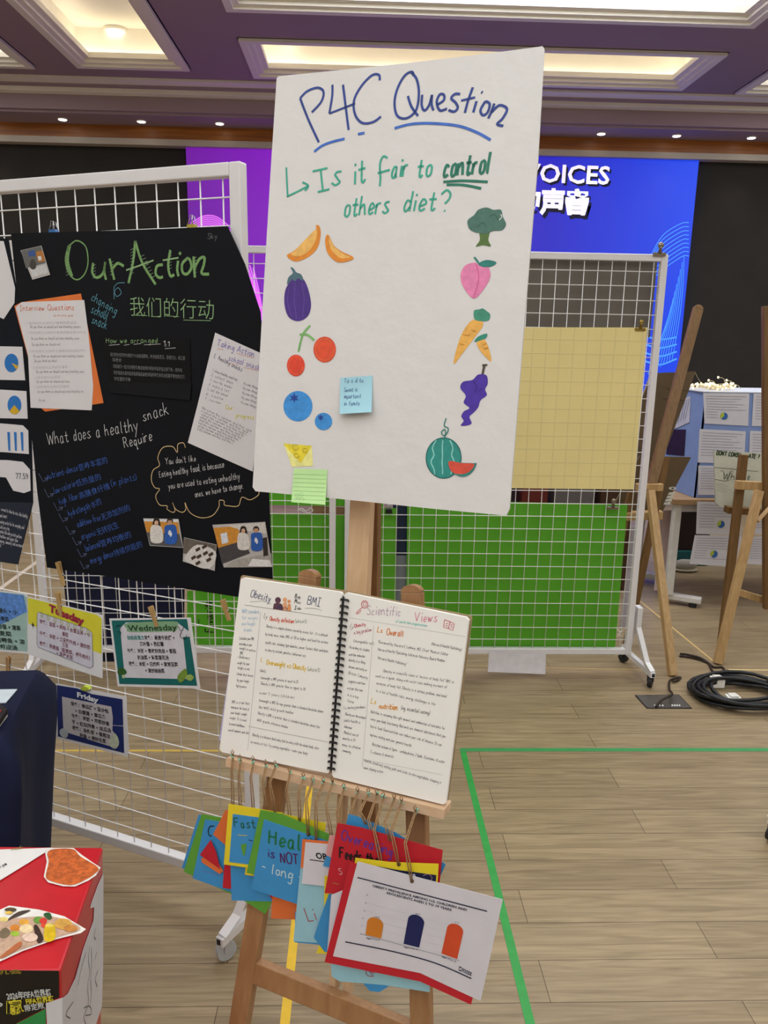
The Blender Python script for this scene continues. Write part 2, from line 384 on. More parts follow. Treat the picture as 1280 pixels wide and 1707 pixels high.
for n, (x0, x1, y0, y1) in enumerate(COFFERS):
    b = MB()
    for i0, i1, z0, z1 in ((-.01, .045, CEIL - .022, CEIL - .001), (.045, .085, CEIL - .004, CEIL + .03), (.085, .13, CEIL + .02, CEIL + .06)):
        ring(b, x0, x1, y0, y1, i0, i1, z0, z1, IVORY)
    b.build('trim_%d' % (n + 1), kind='structure')
    b = MB()
    ring(b, x0, x1, y0, y1, -.02, .0, CEIL + .0, CEIL + .28, WHITE)
    b.box((x0 - .02, y0 - .02, CEIL + .28), (x1 + .02, y1 + .02, CEIL + .3), WHITE)
    b.build('ceiling_recess', kind='structure')
    b = MB(); ring(b, x0, x1, y0, y1, .015, .05, CEIL + .065, CEIL + .08, COVE)
    o = b.build('cove_light')
    tag(o, 'warm strip light hidden along the rim of a recessed ceiling coffer', 'ceiling light', 'cove strip lights in the ceiling coffers')
# downlights inside the coffers
def disc(b, c, r, z, m, k=20, h=.012):
    b.prism([V((c[0] + r * math.cos(-2 * math.pi * i / k), c[1] + r * math.sin(-2 * math.pi * i / k), z)) for i in range(k)], (0, 0, h), m)
GLOW = mat('#fff8ea', .4, .01, 3, emit=5)
def downlight(p, r, label, group=None):
    t = thing('downlight', label, 'ceiling light', p, group)
    b = MB(); disc(b, p, r, p[2], mat('#e8e4da', .4), h=.02); b.build('trim_ring', t)
    b = MB(); disc(b, p, r * .78, p[2] - .004, GLOW, h=.004); b.build('lens', t)
    return t
for px, lab in (((195, 51), 'large round downlight glowing in the left ceiling coffer'), ((480, 65), 'small round downlight in the middle coffer just above the white board')):
    q = on_z(px[0], px[1], CEIL + .28)
    downlight((q.x, min(q.y, 7.0), CEIL + .257), .1 if px[0] == 195 else .06, lab)
# walls
DARK = mat('#2b2826', .9, .1, 4)
b = MB(); b.box((XL, YB, 0), (XR, YB + .1, CEIL + .5), DARK); b.build('wall_back', kind='structure')
PL = mat('#b9b2a8', .8, .03, 2)
b = MB(); b.box((XL - .1, YF, 0), (XL, YB, CEIL + .5), PL); b.build('wall_left', kind='structure')
b = MB(); b.box((XR, YF, 0), (XR + .1, YB, CEIL + .5), PL); b.build('wall_right', kind='structure')
b = MB(); b.box((XL, YF - .1, 0), (XR, YF, CEIL + .5), PL); b.build('wall_front', kind='structure')
# the dropped beam in front of the stage: stepped cornice, soffit, wooden band with a pale ledge below it
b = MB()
for y, z0, z1, m in ((7.24, 3.602, CEIL - .001, IVORY), (7.38, 3.585, 3.602, SPILL_MAUVE), (7.43, 3.55, 3.585, IVORY), (7.52, 3.43, 3.55, SPILL_MAUVE), (7.56, 3.41, 3.43, SPILL_MAUVE)):
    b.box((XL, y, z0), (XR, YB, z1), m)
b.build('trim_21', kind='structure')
b = MB(); b.box((XL, 7.93, 3.29), (XR, YB, 3.41), wood('#8a4c12', '#b87022', (.04, 1, 1), .4, 30)); b.build('trim_22', kind='structure')
b = MB(); b.box((XL, 7.89, 3.235), (XR, YB, 3.29), mat('#b8aea4', .5, .04, 3)); b.build('trim_23', kind='structure')
# soffit downlights over the wooden band
for i in range(11):
    x = -2.74 + .714 * (i - 3) if i < 6 else 2.24 + .715 * (i - 7)
    d = downlight((x, 7.75, 3.40), .045, 'small round downlight in the row over the wooden band', 'downlights in a row over the stage band')
    l = bpy.data.lights.new('downlight_beam', 'SPOT'); l.energy = SPOT_W; l.spot_size = 1.35; l.spot_blend = .7; l.color = (1, .82, .55); l.shadow_soft_size = .03
    o = bpy.data.objects.new('downlight_beam', l); COL.objects.link(o); o.location = (x, 7.75, 3.38)
# ---------------------------------------------------------------- the LED screen
scr = thing('led_screen', 'huge glowing purple and blue LED screen on the black back wall', 'screen', (.8, 7.96, 0))
b = MB(); b.box((-1.67, 7.94, .4), (3.27, 7.99, 3.233), screen_mat()); b.build('display_panel', scr)
SP = Pl((.8, 7.94, 2), (1, 0, 0), (0, 0, 1))
LW = mat('#f4f0ff', .5, .01, emit=.7); LD = mat('#0a0c3a', .5)
b = MB()
b.type(SP, 'VOICES', (874, 306), (1018, 311), 31, LD, .004, .02); b.type(SP, 'VOICES', (871, 302), (1015, 307), 31, LW, .006, .02); 
b.type(SP, '的声音', (866, 357), (984, 361), 31, LD, .004, .045); b.type(SP, '的声音', (862, 351), (980, 354), 32, LW, .006, .045)
tag(b.build('title_lettering', scr), 'white VOICES title with Chinese characters under it')
b = MB(); LA = mat('#4fa0ff', .5, .05, emit=.55); LV = mat('#e070ff', .5, .05, emit=.6)
for k in range(9):
    c = [(1148, 371 + k * 7), (1134, 373 + k * 7), (1105 - k * 2, 392 + k * 9), (1085 - k * 2, 425 + k * 10)]
    b.pen(SP, c, .007, LA, .003)
    c = [(1140 - 3 * k, 425 + 12 * k), (1138 - 4 * k, 480 + 9 * k), (1131 - 4.5 * k, 540 + 5 * k), (1120 - 5 * k, 600 + 3 * k)]
    b.pen(SP, c, .006, LA, .003)
for k in range(4): b.pen(SP, [(1075, 560 + k * 14), (1100, 566 + k * 14), (1128, 562 + k * 12)], .016, LA, .003)
b.build('light_streaks', scr); b = MB()
for k in range(8):
    b.pen(SP, [(318 + 2 * k, 372 + 3 * k), (340 + k, 360 + 3 * k), (362 + k, 362 + 4 * k), (385, 380 + 6 * k)], .012, LV, .003)
    b.pen(SP, [(380 + 6 * k, 418 + 4 * k), (415 + 3 * k, 470 + 6 * k), (440 + k, 560 + 10 * k)], .014, LV, .003)
b.build('light_streaks', scr)

# ================================================================ wire display racks
STEEL, WIRE, RUB = mat('#e4e2e4', .35, .03, 8), mat('#f0efee', .35, .03, 8), mat('#26262a', .6)
CAST = mat('#b9bcc0', .4, .05, 20)
def rack(name_label, right, u, width, front_only_right=False, group=None, pitch=.0576, feet=(0, 1), whl=RUB, wr=.0017, inner=0, skew=(0, 0)):
    """steel tube frame with a welded wire grid, standing on castored feet; right = foot of its right post"""
    u = V(u).normalized(); n = V((u.y, -u.x, 0)); R = V(right); Lf = R - u * width
    z0, z1, tb = .115, 1.84, .028
    t = thing('wire_display_rack', name_label, 'display rack', (R + Lf) / 2, group)
    Z = V((0, 0, 1))
    for P in (Lf, R):
        b = MB(); b.bar(P + Z * (z0 - tb / 2), P + Z * (z1 + tb / 2), tb, tb, STEEL, u); b.build('post', t, bevel=.003)
    for z in (z0, z1):
        b = MB(); b.bar(Lf + Z * z + u * tb / 2, R + Z * z - u * tb / 2, tb, tb, STEEL, Z); b.build('frame_rail', t, bevel=.003)
    b = MB(); k = int((width - tb) / pitch); off = (width - k * pitch) / 2
    for i in range(k + 1):
        p = R - u * (off + i * pitch) + n * .004
        if off + i * pitch < tb / 2 or off + i * pitch > width - tb / 2: continue
        b.tube([p + Z * (z0 + tb / 2 - .004), p + Z * (z1 - tb / 2 + .004)], wr, WIRE, 6)
    kz = int((z1 - z0 - tb) / pitch)
    for i in range(1, kz + 1):
        z = z0 + i * pitch
        b.tube([Lf + Z * z + u * (tb / 2 - .004) + n * .0075, R + Z * z - u * (tb / 2 - .004) + n * .0075], wr, WIRE, 6)
    b.build('wire_grid', t)
    for P, e in ((Lf, -1), (R, 1)):
        o0 = e * (.034 if not (inner and e > 0) else -.034)
        Q = lambda so, d, z: P + u * so + n * d + Z * z
        fo_, ro_ = o0 + skew[0], o0 + skew[1]
        b = MB(); b.bar(Q(fo_, .16, .066), Q(ro_, -.15, .066), .022, .022, STEEL, u)
        b.add([Q(fo_, .1605, .066) + u * x + Z * y for x, y in ((-.008, -.008), (.008, -.008), (.008, .008), (-.008, .008))], [(0, 1, 2, 3)], RUB); b.build('castor_foot', t)  # dark square painted on the bar end for the shade inside the open tube
        for d, so in ((1, fo_), (-1, ro_)):
            b = MB(); b.tube([Q(o0, .013 * d, .33), Q(o0, .013 * d, .235), Q(o0 + (so - o0) * .8, .092 * d, .096), Q(so, .15 * d, .074)], .0155, STEEL, sq=True); b.build('foot_brace', t)
            c = Q(so, .135 * d, .027); ax = (u * .85 + n * .5 * d).normalized(); k = 16; ay = ax.cross(Z)
            b = MB(); b.prism([c + ax * .010 + Z * (.025 * math.cos(-6.2832 * i / k)) + ay * (.025 * math.sin(-6.2832 * i / k)) for i in range(k)], ax * -.020, whl)
            b.build('castor_wheel', t, bevel=.003)
            b = MB()
            for s in (-1, 1): b.bar(c + ax * (.0125 * s), c + ax * (.0125 * s) + Z * .028, .016, .003, RUB if whl is RUB else CAST, ay)
            b.bar(c + Z * .028 - ax * .014, c + Z * .028 + ax * .014, .020, .004, RUB if whl is RUB else CAST, ay)
            b.build('castor_fork', t)
    b = MB(); b.tube([Lf + Z * .33 + u * 0 + n * .02, Lf + Z * .33 + n * .03], .006, STEEL); b.build('fixing_bolt', t)
    return t
UR = V((0.9133, -0.4073, 0)); FR = V((-0.472, 1.839, 0)) + UR * .232
rackF = rack('white wire display rack at the left front, carrying the black poster and menus', FR, UR, 1.28, whl=CAST, wr=.0016, skew=(-.034, .01))
YR = 3.28
rackR = rack('white wire display rack behind the white board, hung with yellow and green sheets', (1.245, YR, 0), (1, 0, 0), 1.29, skew=(.03, 0))
rackM = rack('white wire display rack behind the black poster, hung with navy and green sheets', (-.112, YR, 0), (1, 0, 0), 1.275, inner=1)
PR = Pl((-.472, 1.839, 0.12), UR, (0, 0, 1)).shift(.012)        # front of the left rack's wires
PB = Pl((0, YR, 0), (1, 0, 0), (0, 0, 1))
rackE = rack('white wire display rack cut off at the right edge, only one castored foot in sight', (1.425, 2.03, 0), (0, 1, 0), 1.29)

# ================================================================ sheets on the back racks
def one(name, label, cat, fn, group=None, bevel=0):
    b = MB(); fn(b); return tag(b.build(name, bevel=bevel), label, cat, group)
yel = sheet_over_wires()
one('paper_sheet', 'large plain yellow paper sheet over the wires of the right rack', 'paper', lambda b: b.quads(PB, ((700, 545), (1079, 546), (1056, 816), (690, 812)), yel, .0115, 0, 6, .0006, .0))
one('plastic_sheet', 'dark grey sheet behind the top wires of the right rack, above the yellow paper', 'board', lambda b: b.sheet(PB, ((640, 425), (1096, 433), (1083, 563), (1070, 560), (640, 575)), mat('#6a645c', .5, .12, 5), -.03, .002))
grn = mat('#58a624', .7, .05, 7); grn2 = mat('#5cb424', .7, .05, 7)
one('green_sheet', 'large bright green sheet behind the lower wires of the right rack', 'paper', lambda b: b.quads(PB, ((679, 833), (1046, 841), (1024, 1092), (676, 1088)), grn, -.018, 0, 6, .001, -.003))
one('green_sheet', 'narrow green sheet behind the wires just right of the easel mast', 'paper', lambda b: b.quads(PB, ((588, 846), (661, 847), (659, 1086), (588, 1084)), grn, -.018, 0, 4, .001, 0))
one('green_sheet', 'green sheet on the rack directly right of the black poster, below the board', 'paper', lambda b: b.quads(PB, ((398, 855), (583, 859), (581, 1002), (398, 1000)), grn, -.018, 0, 4, .001, 0))
one('green_strip', 'short green strip along the wires above the green sheet near the board edge', 'paper', lambda b: b.sheet(PB, ((410, 815), (640, 822), (640, 845), (410, 841)), grn2, -.026, .001))
one('navy_sheet', 'dark navy cloth hung on the rack behind the Tuesday and Wednesday menus', 'cloth', lambda b: b.quads(PB, ((104, 950), (308, 950), (306, 1103), (120, 1103)), mat('#131737', .85, .08, 12), -.026, 0, 4, .002, -.006))
gs = MB(); gs.quads(PB, ((312, 985), (397, 985), (396, 1076), (312, 1074)), grn2, -.018, 0, 4, .001)
t = tag(gs.build('green_sheet'), 'green sheet with sideways writing beside the Wednesday menu', 'paper')
b = MB(); ink = mat('#1c3a14', .6)
b.write(PB, 'Favourite', (356, 1054), (352, 1000), 12, .006, ink, -.0174); b.pen(PB, [(331, 1032), (331, 1043), (340, 1043)], .004, ink, -.0174, False)
b.build('lettering', t)
one('paper_sheet', 'white paper hanging below the bottom rail of the right rack', 'paper', lambda b: b.quads(PB, ((815, 1086), (910, 1089), (909, 1124), (813, 1120)), mat('#dedbe0', .7), .02, .01, 4))
one('wooden_slat', 'thin brown slat behind the wires between the two green sheets left of the mast', 'slat', lambda b: b.sheet(PB, ((518, 843), (579, 846), (579, 858), (518, 856)), mat('#9a7656', .7), -.036, .006))
one('twist_tie', 'white twisted tie on the wires above the green sheet, right of the black poster', 'tie', lambda b: b.tube(catmull([tuple(PB.hit(x, y, .012)) for x, y in ((495, 852), (502, 847), (510, 852), (518, 847), (521, 852), (512, 855), (500, 850), (496, 849))], False, 3), .0016, mat('#e8e8ea', .5), 6))
one('twist_tie', 'white tie knotted on the lower right wires of the right rack', 'tie', lambda b: (b.tube(catmull([tuple(PB.hit(x, y, .012)) for x, y in ((1028, 1048), (1033, 1053), (1038, 1051), (1031, 1057), (1037, 1060))], False, 3), .0016, mat('#e8e8ea', .5), 6), b.tube([PB.hit(1031, 1057, .012), PB.hit(1029, 1064, .013)], .0016, mat('#e8e8ea', .5), 6)))
# clips
def bulldog(px, pl, w, label, col='#8c8272', s=1.0):
    p = pl.hit(*px, w); t = thing('bulldog_clip', label, 'clip', p)
    m = mat(col, .28, .05, 20, metal=.9)
    b = MB(); x, z, n = pl.u, pl.v, pl.n
    b.bar(p - x * .026 * s, p + x * .026 * s, .014 * s, .011 * s, m, z)
    b.build('jaw', t, bevel=.002)
    b = MB(); b.tube([p + z * .004 + n * .004, p + z * .022 * s + n * .006, p + z * .03 * s + n * .008], [.008 * s, .006 * s, .008 * s], m)
    b.ball(p + z * .034 * s + n * .008, .013 * s, m, 10, (1, .5, 1)); b.build('thumb_grip', t)
    return t
bulldog((1099, 424), PB, .02, 'silver bulldog clip on the top right corner of the right rack')
bulldog((1067, 549), PB, .014, 'brass bulldog clip at the top right corner of the yellow sheet', '#9a8244', .85)
bulldog((1021, 847), PB, .014, 'silver bulldog clip at the top right corner of the big green sheet', s=.95)
def binder(px, pl, w, label, col, s=1.0, flip=1):
    p = pl.hit(*px, w); t = thing('binder_clip', label, 'clip', p); x, z, n = pl.u, pl.v, pl.n; m = mat(col, .35)
    b = MB(); b.prism([p - x * .011 * s, p + x * .011 * s, p + x * .0095 * s + z * .013 * s * flip, p - x * .0095 * s + z * .013 * s * flip], n * -.012, m); b.build('clip_body', t, bevel=.0015)
    b = MB(); wm = mat('#c9ccd2', .25, .03, metal=.9)
    for s2, q in ((.002, .6), (-.013, -.5)):
        b.tube([p + x * .007 * s + z * .012 * s * flip + n * s2, p + x * (.004 + q * .004) * s + z * .022 * s * flip + n * s2, p + x * (.005 + q * .006) * s + z * .03 * s * flip + n * s2, p + x * (-.003 + q * .006) * s + z * .031 * s * flip + n * s2, p + x * (-.003 + q * .004) * s + z * .022 * s * flip + n * s2, p - x * .007 * s + z * .012 * s * flip + n * s2], .0009 * s, wm, 6)
    b.build('wire_handle', t)
binder((87, 392), PR, .010, 'blue binder clip on the upper left edge of the black poster', '#3f77b8')
binder((318, 384), PR, .010, 'yellow binder clip on the upper right edge of the black poster', '#b8a846')
binder((648, 856), PB, .014, 'black binder clip on the wires right of the easel mast', '#17181a', 1.4)
# ================================================================ the question board, the easel and the notebook
a = math.radians(23); tl = math.radians(11)
EU = V((math.cos(a), -math.sin(a), 0)); EV = V((math.sin(a) * math.sin(tl), math.cos(a) * math.sin(tl), math.cos(tl)))
PE = Pl(EYE + ray(573, 1140) * 1.36, EU, EV)                   # the plane of the open pages
def c4(x, y): return (350 + x / 2.844, 940 + y / 2.844)
def c5(x, y): return (420 + x / 2.56, 70 + y / 2.56)
def c6(x, y): return (420 + x / 2.56, 440 + y / 2.56)
PQ = PE.shift(-.004)
fo = mat('#dddbda', .42, .012, 24, bump=.16)
b = MB(); b.sheet(PQ, [(464, 127), (560, 117.5), (680, 105), (800, 91), (904, 77), (907, 80), (896, 270), (873, 545), (849, 848), (844, 859), (838, 859), (720, 848), (560, 831), (426, 819), (421, 812), (437, 520), (452, 270), (461, 131)], fo, 0, .007)
board = tag(b.build('question_board', bevel=.0012), 'large white foam board with hand-painted question and fruit drawings, on the easel', 'board')
NB, GR, DG = mat('#27408f', .5, .15, 60), mat('#3aa890', .5, .12, 60), mat('#1f7560', .5, .12, 60)
b = MB()
for st in ([(205, 240), (240, 330), (285, 428)], [(205, 240), (235, 210), (280, 195), (305, 212), (295, 255), (255, 300)], [(343, 182), (342, 230), (330, 305)], [(388, 182), (400, 280), (412, 375)],
           [(545, 163), (541, 140), (510, 143), (465, 190), (435, 250), (440, 310), (470, 345), (515, 342), (550, 318)], [(690, 140), (680, 127), (650, 145), (620, 200), (608, 260), (620, 315), (660, 325), (700, 290), (712, 220), (703, 160), (680, 130)],
           [(665, 230), (680, 275), (708, 315)], [(726, 225), (724, 270), (736, 292), (755, 270), (768, 225)], [(768, 225), (766, 265), (774, 292)], [(790, 268), (818, 248), (818, 225), (800, 225), (788, 258), (802, 292), (832, 284)],
           [(888, 222), (866, 222), (850, 240), (868, 258), (878, 280), (862, 297), (838, 290)], [(942, 193), (922, 250), (908, 302)], [(958, 252), (944, 300)], [(978, 213), (984, 216)],
           [(996, 252), (975, 290), (985, 312), (1005, 300), (1014, 265), (996, 252)], [(1034, 262), (1022, 295), (1008, 326)], [(1022, 300), (1055, 270), (1088, 285), (1070, 325), (1046, 350), (1072, 358)]):
    b.pen(PQ, [c5(*p) for p in st], .0042, NB)
for st in ([(330, 305), (440, 262)], [(892, 250), (952, 236)]): b.pen(PQ, [c5(*p) for p in st], .0036, NB, .0006, False)
tag(b.build('title_lettering', board), 'navy hand-lettered title P4C Question')
b = MB(); UB = mat('#3a6ac4', .5, .15, 60)
for st in ([(265, 468), (300, 442), (345, 425), (395, 413)], [(452, 393), (480, 388)], [(608, 368), (680, 350), (770, 347), (880, 358), (960, 386), (1018, 418)]): b.pen(PQ, [c5(*p) for p in st], .0045, UB)
tag(b.build('underline', board), 'blue underlines below the title')
b = MB()
for st in ([(146, 535), (149, 600), (152, 658), (152, 658)], [(152, 658), (190, 640), (238, 615)], [(215, 598), (240, 613), (225, 635)]): b.pen(PQ, [c5(*p) for p in st], .0034, GR)
def wr(b, pl, s, A, B, h, wd, m, f=c5, w=.0006): b.write(pl, s, f(*A), f(*B), h / 2.56 if f in (c5, c6) else h / 2.8, wd, m, w, .12)
for st in ([(258, 552), (322, 538)], [(293, 546), (302, 634)], [(280, 640), (330, 628)]): b.pen(PQ, [c5(*p) for p in st], .0036, GR)
def NW():
    global b
    b.build('question_lettering', board); b = MB()
wr(b, PQ, 's', (338, 612), (386, 608), 98, .0036, GR); NW(); wr(b, PQ, 'it', (432, 608), (494, 592), 100, .0036, GR)
NW()
for st in ([(578, 495), (560, 488), (546, 520), (548, 580), (545, 615)], [(536, 560), (588, 545)]): b.pen(PQ, [c5(*p) for p in st], .0036, GR)
wr(b, PQ, 'air', (590, 580), (668, 570), 80, .0036, GR); NW(); wr(b, PQ, 'to', (700, 578), (772, 570), 78, .0036, GR)
NW(); wr(b, PQ, 'others', (388, 745), (590, 728), 80, .0034, GR); NW(); wr(b, PQ, 'diet', (640, 724), (792, 716), 82, .0034, GR)
for st in ([(808, 650), (830, 632), (846, 645), (842, 668), (822, 690)], [(820, 718), (824, 722)]): b.pen(PQ, [c5(*p) for p in st], .0034, GR)
tag(b.build('question_lettering', board), 'green handwritten question Is it fair to control others diet')
b = MB()
wr(b, PQ, 'control', (812, 576), (1018, 556), 88, .0046, DG)
for st in ([(816, 597), (900, 592), (1006, 597)], [(830, 609), (900, 610), (978, 625)]): b.pen(PQ, [c5(*p) for p in st], .0042, DG)
tag(b.build('emphasis_lettering', board), 'darker green underlined word control')
def draw(name, label, items):
    b = MB(); k = 0
    for kind, pts, col, *x in items:
        k += 1; m = mat(col, .55, .12, 90); px = [x[0](*p) for p in pts] if x else pts
        if kind == 'f': b.fill(PQ, px, m, .0004 + .00012 * k, True)
        elif kind == 'F': b.fill(PQ, px, m, .0004 + .00012 * k)
        else: b.pen(PQ, px, kind, m, .0005 + .00012 * k)
    return tag(b.build(name, board), label)
draw('orange_drawing', 'two orange slices', [('f', [(148, 912), (185, 937), (240, 917), (280, 877), (293, 820), (287, 785), (272, 783), (272, 800), (235, 840), (180, 890)], '#e08a2c', c5), ('f', [(165, 906), (200, 914), (242, 892), (272, 845), (274, 800), (225, 845), (185, 888)], '#edb863', c5),
     ('f', [(318, 824), (312, 855), (325, 905), (368, 940), (425, 930), (430, 916), (385, 895), (350, 868), (330, 828)], '#e08a2c', c5), ('f', [(330, 832), (330, 865), (345, 895), (378, 922), (418, 918), (380, 898), (348, 868)], '#edb863', c5)])
draw('eggplant_drawing', 'purple aubergine', [('f', [(165, 72), (142, 112), (138, 170), (155, 225), (195, 244), (235, 226), (252, 180), (242, 115), (220, 65), (190, 50)], '#4a2c86', c6), ('f', [(150, 88), (155, 58), (174, 38), (164, 15), (176, 18), (190, 36), (210, 45), (219, 72), (196, 62), (184, 74), (170, 66)], '#4d6e7c', c6),
     (.0012, [(185, 80), (180, 150), (190, 235)], '#6a4ea6', c6), (.0012, [(212, 80), (222, 150), (215, 225)], '#6a4ea6', c6), (.0012, [(160, 100), (152, 160), (168, 225)], '#6a4ea6', c6)])
draw('cherry_drawing', 'two red cherries on a green stem', [(.004, [(248, 262), (220, 295), (208, 330), (198, 374)], '#7fb86c', c6), (.004, [(203, 302), (235, 302), (266, 326)], '#7fb86c', c6), ('f', ell(310, 365, 48, 55, 12), '#e2502e', c6), ('f', ell(187, 433, 38, 46, 12), '#e2442c', c6),
     (.001, ell(310, 365, 40, 46, 10), '#ee7a50', c6), (.001, ell(187, 433, 30, 38, 10), '#ee7048', c6)])
st5 = lambda cx, cy, r: [(cx + (r if i % 2 else r * .45) * math.cos(i * .5236), cy + (r if i % 2 else r * .45) * math.sin(i * .5236)) for i in range(12)]
draw('blueberry_drawing', 'two blueberries', [('f', ell(196, 607, 62, 65, 12), '#3f92dc', c6), ('F', st5(180, 572, 22), '#23459c', c6), ('f', ell(305, 672, 37, 37, 12), '#3f92dc', c6), ('F', st5(293, 656, 15), '#23459c', c6)])
draw('cheese_drawing', 'yellow cheese wedge', [('F', [(135, 766), (255, 776), (260, 862), (170, 866)], '#eeea96', c6), ('F', [(132, 766), (256, 776), (208, 850)], '#e9d63a', c6)] + [(.0011, ell(x, y, r, r * .85, 10), '#b8a01e', c6) for x, y, r in ((186, 783, 13), (226, 796, 10), (190, 818, 10))])
draw('broccoli_drawing', 'dark green broccoli', [('f', [(972, 808), (1012, 808), (1008, 845), (1019, 872), (985, 867), (955, 873), (972, 845)], '#56743a', c5), ('f', [(952, 812), (927, 797), (920, 762), (948, 738), (965, 716), (1000, 706), (1030, 716), (1062, 716), (1070, 745), (1084, 778), (1066, 803), (1030, 806), (1000, 818), (970, 815)], '#4a7468', c5),
     (.0012, [(960, 790), (985, 770), (1000, 792)], '#35584e', c5), (.0012, [(1015, 745), (1035, 735), (1052, 760)], '#35584e', c5), (.0012, [(1055, 760), (1066, 745), (1060, 735)], '#e8ece8', c5)])
draw('peach_drawing', 'pink peach with leaf', [('f', [(950, -6), (910, 6), (890, 45), (900, 95), (945, 148), (987, 110), (1016, 60), (1014, 24), (992, 0), (965, 2)], '#e886b4', c6), (.0016, [(955, 0), (968, 60), (945, 145)], '#d8609a', c6), ('f', [(966, 946), (1000, 930), (1043, 940), (1022, 957), (985, 960)], '#2c8078', c5), (.003, [(948, 918), (958, 930), (970, 948)], '#2c8078', c5)])
draw('carrot_drawing', 'two carrots', [('f', [(940, 240), (972, 236), (986, 262), (952, 310), (892, 390), (861, 428), (868, 380), (890, 310), (915, 265)], '#ecb255', c6), ('f', [(950, 236), (947, 200), (968, 194), (985, 190), (1000, 200), (1016, 215), (1010, 240), (975, 244)], '#419078', c6),
     ('f', [(960, 335), (985, 320), (1005, 345), (1022, 415), (990, 390), (966, 358)], '#ecb255', c6), ('f', [(950, 332), (965, 310), (1002, 297), (995, 318)], '#2f8a74', c6)] + [(.001, q, '#c8862e', c6) for q in ([(900, 300), (920, 305), (930, 300)], [(885, 340), (905, 345)], [(935, 280), (955, 288)], [(985, 345), (1000, 338)], [(990, 362), (1008, 356)])])
draw('grape_drawing', 'bunch of purple grapes', [('f', [(940, 495), (965, 472), (1000, 475), (1006, 510), (995, 535), (1002, 560), (975, 582), (965, 612), (945, 635), (928, 652), (937, 680), (915, 690), (890, 689), (903, 670), (893, 650), (905, 628), (928, 615), (903, 592), (912, 562), (889, 530), (900, 503)], '#4a30a4', c6), (.004, [(984, 470), (988, 450), (992, 432)], '#4c4636', c6), (.003, [(982, 432), (1004, 431)], '#4c4636', c6),
     (.0011, [(945, 500), (958, 525), (950, 550)], '#34208a', c6), (.0011, [(968, 540), (985, 530)], '#34208a', c6)])
draw('watermelon_drawing', 'green watermelon with a red slice', [('f', ell(818, 828, 76, 87, 14), '#2f9088', c6), (.0016, ell(818, 828, 75, 86, 14) + [(893, 828)], '#1c6660', c6)] +
     [(.002, [(818 + dx * 1.0, 752), (818 + dx * 1.5, 785), (818 + dx * 1.3, 815), (818 + dx * 1.7, 845), (818 + dx * 1.3, 875), (818 + dx * 1.2, 898)], '#8fd2cc', c6) for dx in (-32, -4, 26)] +
     [(.0018, [(828, 658), (820, 690), (836, 700), (834, 718), (818, 732), (808, 718), (822, 706), (826, 728), (818, 745)], '#2c8078', c6), ('f', [(844, 852), (855, 890), (900, 908), (938, 890), (958, 853), (946, 850)], '#2c8078', c6), ('f', [(840, 842), (895, 850), (948, 854), (925, 888), (884, 897), (850, 884)], '#d8503e', c6)])
# sticky notes
b = MB(); b.quads(PQ, ((567, 630), (621, 626), (619, 687), (566, 690)), mat('#a8d8e8', .7, .03), .0012, .012, 8)
s1 = tag(b.build('sticky_note'), 'pale blue sticky note on the white board beside the cherries', 'sticky note')
def curl(pl, w, lift, y0, y1):
    return lambda x, y: w + lift * ((y - y0) / (y1 - y0)) ** 2
b = MB(); ik = mat('#5d7fa8', .6); 
for s, y, x1 in (('To s d to', 637, 606), ('Sweet is', 652, 596), ('important', 663, 602), ('in family', 675, 600)):
    ww = .0020 + .012 * ((y - 628) / 60.0) ** 2
    b.write(PQ, s, (573, y + 1), (x1, y), 7, .0008, ik, ww, .3)
b.build('lettering', s1)
b = MB(); b.quads(PQ, ((489.5, 781), (545.7, 783), (542, 841.5), (485.5, 837)), mat('#c4eda6', .7, .03), .0012, .009, 8)
s2 = tag(b.build('sticky_note'), 'pale green lined sticky note over the lower edge of the white board', 'sticky note')
b = MB(); ln = mat('#8fc08a', .6)
for k in range(7):
    y = 790 + k * 7; ww = .002 + .009 * ((y - 782) / 58.0) ** 2; b.pen(PQ, [(490 - k * .5, y), (544 - k * .5, y + 2)], .0005, ln, ww, False)
for q in ((495, 826), (502, 824), (496, 833), (503, 832)): b.pen(PQ, ell(q[0], q[1], 3, 3, 8), .0004, ln, .009, closed=True)
b.build('ruled_lines', s2)
# ---------------------------------------------------------------- the easel
PINE = wood('#946a44', '#a67c54', (1, 1, .08)); PINE2 = wood('#d0aa82', '#dcba96', (1, 1, .08)); OAK = wood('#7c5634', '#8c6440', (1, 1, .08))
PW = PE.shift(-.032)                                           # front faces of the easel timbers
easel = thing('display_easel', 'wooden easel in the foreground holding white board and open notebook', 'easel', (0, 1.35, 0))
def down(p, q, z):                                             # carry the line p-q on down to height z
    d = (q - p); return p + d * ((z - p.z) / d.z)
for top, bot, nm in (((512, 962), (412, 1600), 'leg'), ((684, 988), (698, 1640), 'leg')):
    A = PW.hit(*top); B = down(A, PW.hit(*bot), 0.004)
    b = MB(); b.bar(A - PW.n * .012, B - PW.n * .012, .036, .024, PINE, EU)
    # rounded head
    d = (A - B).normalized(); s = (EU - d * EU.dot(d)).normalized()
    b.prism([A + s * (.018 * math.cos(t)) + d * (.013 * math.sin(t)) for t in [math.pi * i / 10 for i in range(11)]], PW.n * -.024, PINE)
    tag(b.build(nm, easel, bevel=.002))
mT, mB = PW.shift(-.026).hit(602, 790), PW.shift(-.026).hit(565, 1640)
T = mT + (mT - mB).normalized() * .38; Bm = mB + (mB - mT).normalized() * .02
sd = (EU - (T - Bm).normalized() * EU.dot((T - Bm).normalized())).normalized(); back = -PW.n
mid = T + (Bm - T) * .66
b = MB(); b.bar(T + back * .012, mid + back * .012, .040, .024, PINE2, EU); b.build('mast', easel, bevel=.002)
